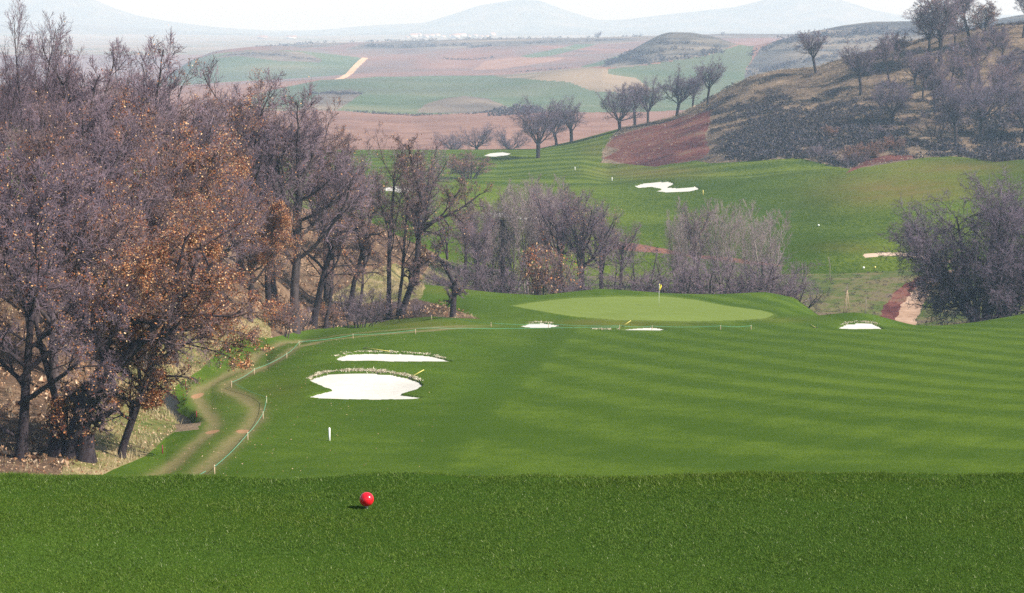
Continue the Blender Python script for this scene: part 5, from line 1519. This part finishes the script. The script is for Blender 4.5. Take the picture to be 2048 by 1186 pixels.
# rope fences
def rope_fence(label, posts, runs, y0, y1, hgt, rr=0.016):
    """posts: photo rows of the feet; runs: photo points the rope passes on or near the ground"""
    pts = [hit(x, y, y0, y1) for x, y in posts]
    t = thing('rope_fence', label, 'rope fence', tuple(pts[0]))
    o0 = pts[0]
    for p in pts:
        b = MB(); k = 0.032
        b.tube([tuple(p - o0 + (0, 0, -0.3)), tuple(p - o0 + (0, 0, hgt))], [k, k * 0.9], 8); b.build('post', MATS['wood_stake'], t, smoothed=False)
    tops = [p - o0 + np.array((0.03, -0.04, hgt * 0.85)) for p in pts]
    b = MB()
    for (kind, data) in runs:
        if kind == 'posts':
            q = []
            for i, j in zip(data[:-1], data[1:]):
                for s in np.linspace(0, 1, 9)[:(-1 if j != data[-1] else None)]:
                    m_ = tops[i] * (1 - s) + tops[j] * s
                    g = float(zat(m_[0] + o0[0], m_[1] + o0[1])) - o0[2] + 0.03
                    m_[2] = max(m_[2] - 0.10 * 4 * s * (1 - s), g)
                    q.append(m_)
            b.tube(q, rr, 6)
        else:
            q = [hit(x, y, y0, y1) - o0 + np.array((0, 0, 0.05)) for x, y in data]
            q2 = []
            for i in range(len(q) - 1):
                for s in np.linspace(0, 1, 6)[:-1]:
                    m_ = q[i] * (1 - s) + q[i + 1] * s
                    m_[2] = float(zat(m_[0] + o0[0], m_[1] + o0[1])) - o0[2] + 0.05
                    q2.append(m_)
            q2.append(q[-1])
            b.tube(q2, rr, 6)
    b.build('rope', MATS['green_rope'], t)
    return t
rope_fence('green rope on short wooden stakes winding beside the cart track', [(429, 948), (495.5, 880), (526, 838), (533, 806), (463, 775), (508.5, 749), (573.5, 717), (598, 692), (706, 678), (831, 668)],
           [('ground', [(398, 952), (412, 944)]), ('posts', [0, 1, 2, 3, 4, 5, 6, 7, 8, 9])], 97, 225, 0.46, 0.0105)
rope_fence('straight green rope on low wooden stakes crossing in front of the putting green', [(863, 639), (982, 654), (1097, 655.5), (1239, 659), (1304, 660), (1441, 659.5), (1502, 659)],
           [('posts', [0, 1, 2, 3, 4, 5, 6]), ('ground', [(832, 668), (900, 658), (1000, 658), (1097, 657), (1239, 655)])], 196, 225, 0.45, 0.013)

# tufted rims of the bunkers
def rim(key, pts, band, n, h):
    r = bunk[key]
    o0 = np.array(r.location)
    y0, y1 = BUNKERS[key][0] - 6, BUNKERS[key][1] + 12
    d = np.array(pts, float); seg = np.r_[0, np.cumsum(np.hypot(*np.diff(d, axis=0).T))]
    Ps = []
    ncl = max(10, n // 14)
    for c in range(ncl):
        t = rg.uniform(0, seg[-1])
        x = np.interp(t, seg, d[:, 0])
        dens = float(vnoise(np.array([x * 0.09]), np.array([7.3 + len(key)]), 5)[0])
        if rg.uniform() > 0.25 + 1.1 * dens:
            continue
        y = np.interp(t, seg, d[:, 1]) + rg.normal(0.4, 0.5) - abs(rg.normal(0, band * (0.35 + 1.3 * dens)))
        c0 = hit(x, y, y0, y1)
        k = rg.integers(5, 26); sp = rg.uniform(0.05, 0.15)
        X = c0[0] + rg.normal(0, sp, k); Y = c0[1] + rg.normal(0, sp, k)
        Ps.append(ground_pts(X, Y, -0.01))
    P = np.concatenate(Ps)
    v, q = blades(P, h * rg.uniform(0.5, 1.2, len(P)), 0.06, rg, 0.9)
    link('rim_tufts', mesh_np('rim_tufts', v - o0, None, q, False, (MATS['rim_straw'],)), r)
rim('near_large', [(618, 758), (630, 751), (647, 746), (671, 742), (700, 741), (732, 741.5), (783, 745), (817, 752), (840, 761)], 1.8, 5200, 0.075)
rim('near_large', [(624, 735), (645, 736)], 0.7, 160, 0.14) if False else None
rim('near_long', [(672, 712), (684, 709), (697, 705), (732, 703), (780, 703.5), (813, 705), (861, 709), (890, 717)], 0.9, 1800, 0.07)
rim('right', [(1684, 650), (1692, 646), (1715, 643.5), (1745, 644.5), (1755, 648)], 0.7, 900, 0.10)
rim('green_left', [(1056, 645), (1070, 644), (1085, 644), (1105, 646)], 0.5, 400, 0.10)
rim('green_front', [(1180, 657.5), (1200, 658), (1225, 658.5), (1240, 658.5)], 0.4, 260, 0.12)

# saplings beyond the green
def sapling(x, ybase, ytop, lab, wob, y0=245, y1=330, twigs=False):
    p = hit(x, ybase, y0, y1)
    h = top_height(p, ytop)
    t = thing('sapling', lab, 'sapling', tuple(p), 'saplings on the ravine edge')
    b = MB(); b.tube([(0, 0, -0.2), (wob * 0.4, 0, h * 0.4), (wob * 0.3, 0, h * 0.7), (wob, 0, h)], [0.05, 0.04, 0.03, 0.018], 6); b.build('trunk', MATS['pale_bark'], t)
    b = MB(); r_ = random.Random(int(x))
    for k in range(26 if twigs else 9):
        f = r_.uniform(0.55, 1.0); a = r_.uniform(0, 6.28); l = r_.uniform(0.2, 0.6)
        z0 = h * f
        b.tube([(wob * f * 0.6, 0, z0), (wob * f * 0.6 + cos(a) * l * .5, sin(a) * l * .5, z0 + l * .5), (wob * f * .6 + cos(a) * l * .7, sin(a) * l * .7, z0 + l)], [0.014, 0.01, 0.006], 4, False)
    b.build('crown', MATS['twig_pale'], t)
    return t, p, h
sapling(1605, 568, 526, 'thin pale sapling right of the last tree behind the green', -0.15)
sapling(1662, 566, 514, 'bent pale sapling below the lower tee of the far hole', -0.5)
sapling(1611, 578, 532, 'faint sapling next to the thin pale one', 0.05)
sapling(1583, 562, 540, 'short faint sapling close to the ravine shrubs', 0.1)
sapling(1731, 632, 600, 'small sapling between the tripod and the dirt track', 0.05)
t, p, h = sapling(1693, 625, 570, 'young tree held by a tripod of wooden props', 0.0, twigs=True)
for a in (0.3, 2.4, 4.5):
    b = MB(); b.tube([(cos(a) * 0.45, sin(a) * 0.45, -0.2), (cos(a) * 0.06, sin(a) * 0.06, h * 0.82)], [0.045, 0.04], 7); b.build('prop', MATS['wood_stake'], t)

# ------------------------------------------------------------------ the air
bpy.ops.mesh.primitive_cube_add(size=1, location=(0, 4600, 5))
hz = bpy.context.object
hz.name = 'haze'
HTOP, HBOT = 150.0, float(Z.min()) - 3.0
hz.location = (0, 4400, (HTOP + HBOT) / 2)
hz.scale = (30000, 11000, HTOP - HBOT)
m = bpy.data.materials.new('haze')
m.use_nodes = True
nt = m.node_tree
for n_ in list(nt.nodes):
    nt.nodes.remove(n_)
out = nt.nodes.new('ShaderNodeOutputMaterial')
pv = nt.nodes.new('ShaderNodeVolumePrincipled')
pv.inputs['Color'].default_value = (*HAZE_COLOR, 1)
pv.inputs['Absorption Color'].default_value = (1, 1, 1, 1)
pv.inputs['Density'].default_value = HAZE_DENSITY
pv.inputs['Anisotropy'].default_value = 0.0
nt.links.new(pv.outputs[0], out.inputs['Volume'])
hz.data.materials.append(m)
tag(hz, 'pale blue haze filling the valley', 'haze', kind='stuff')
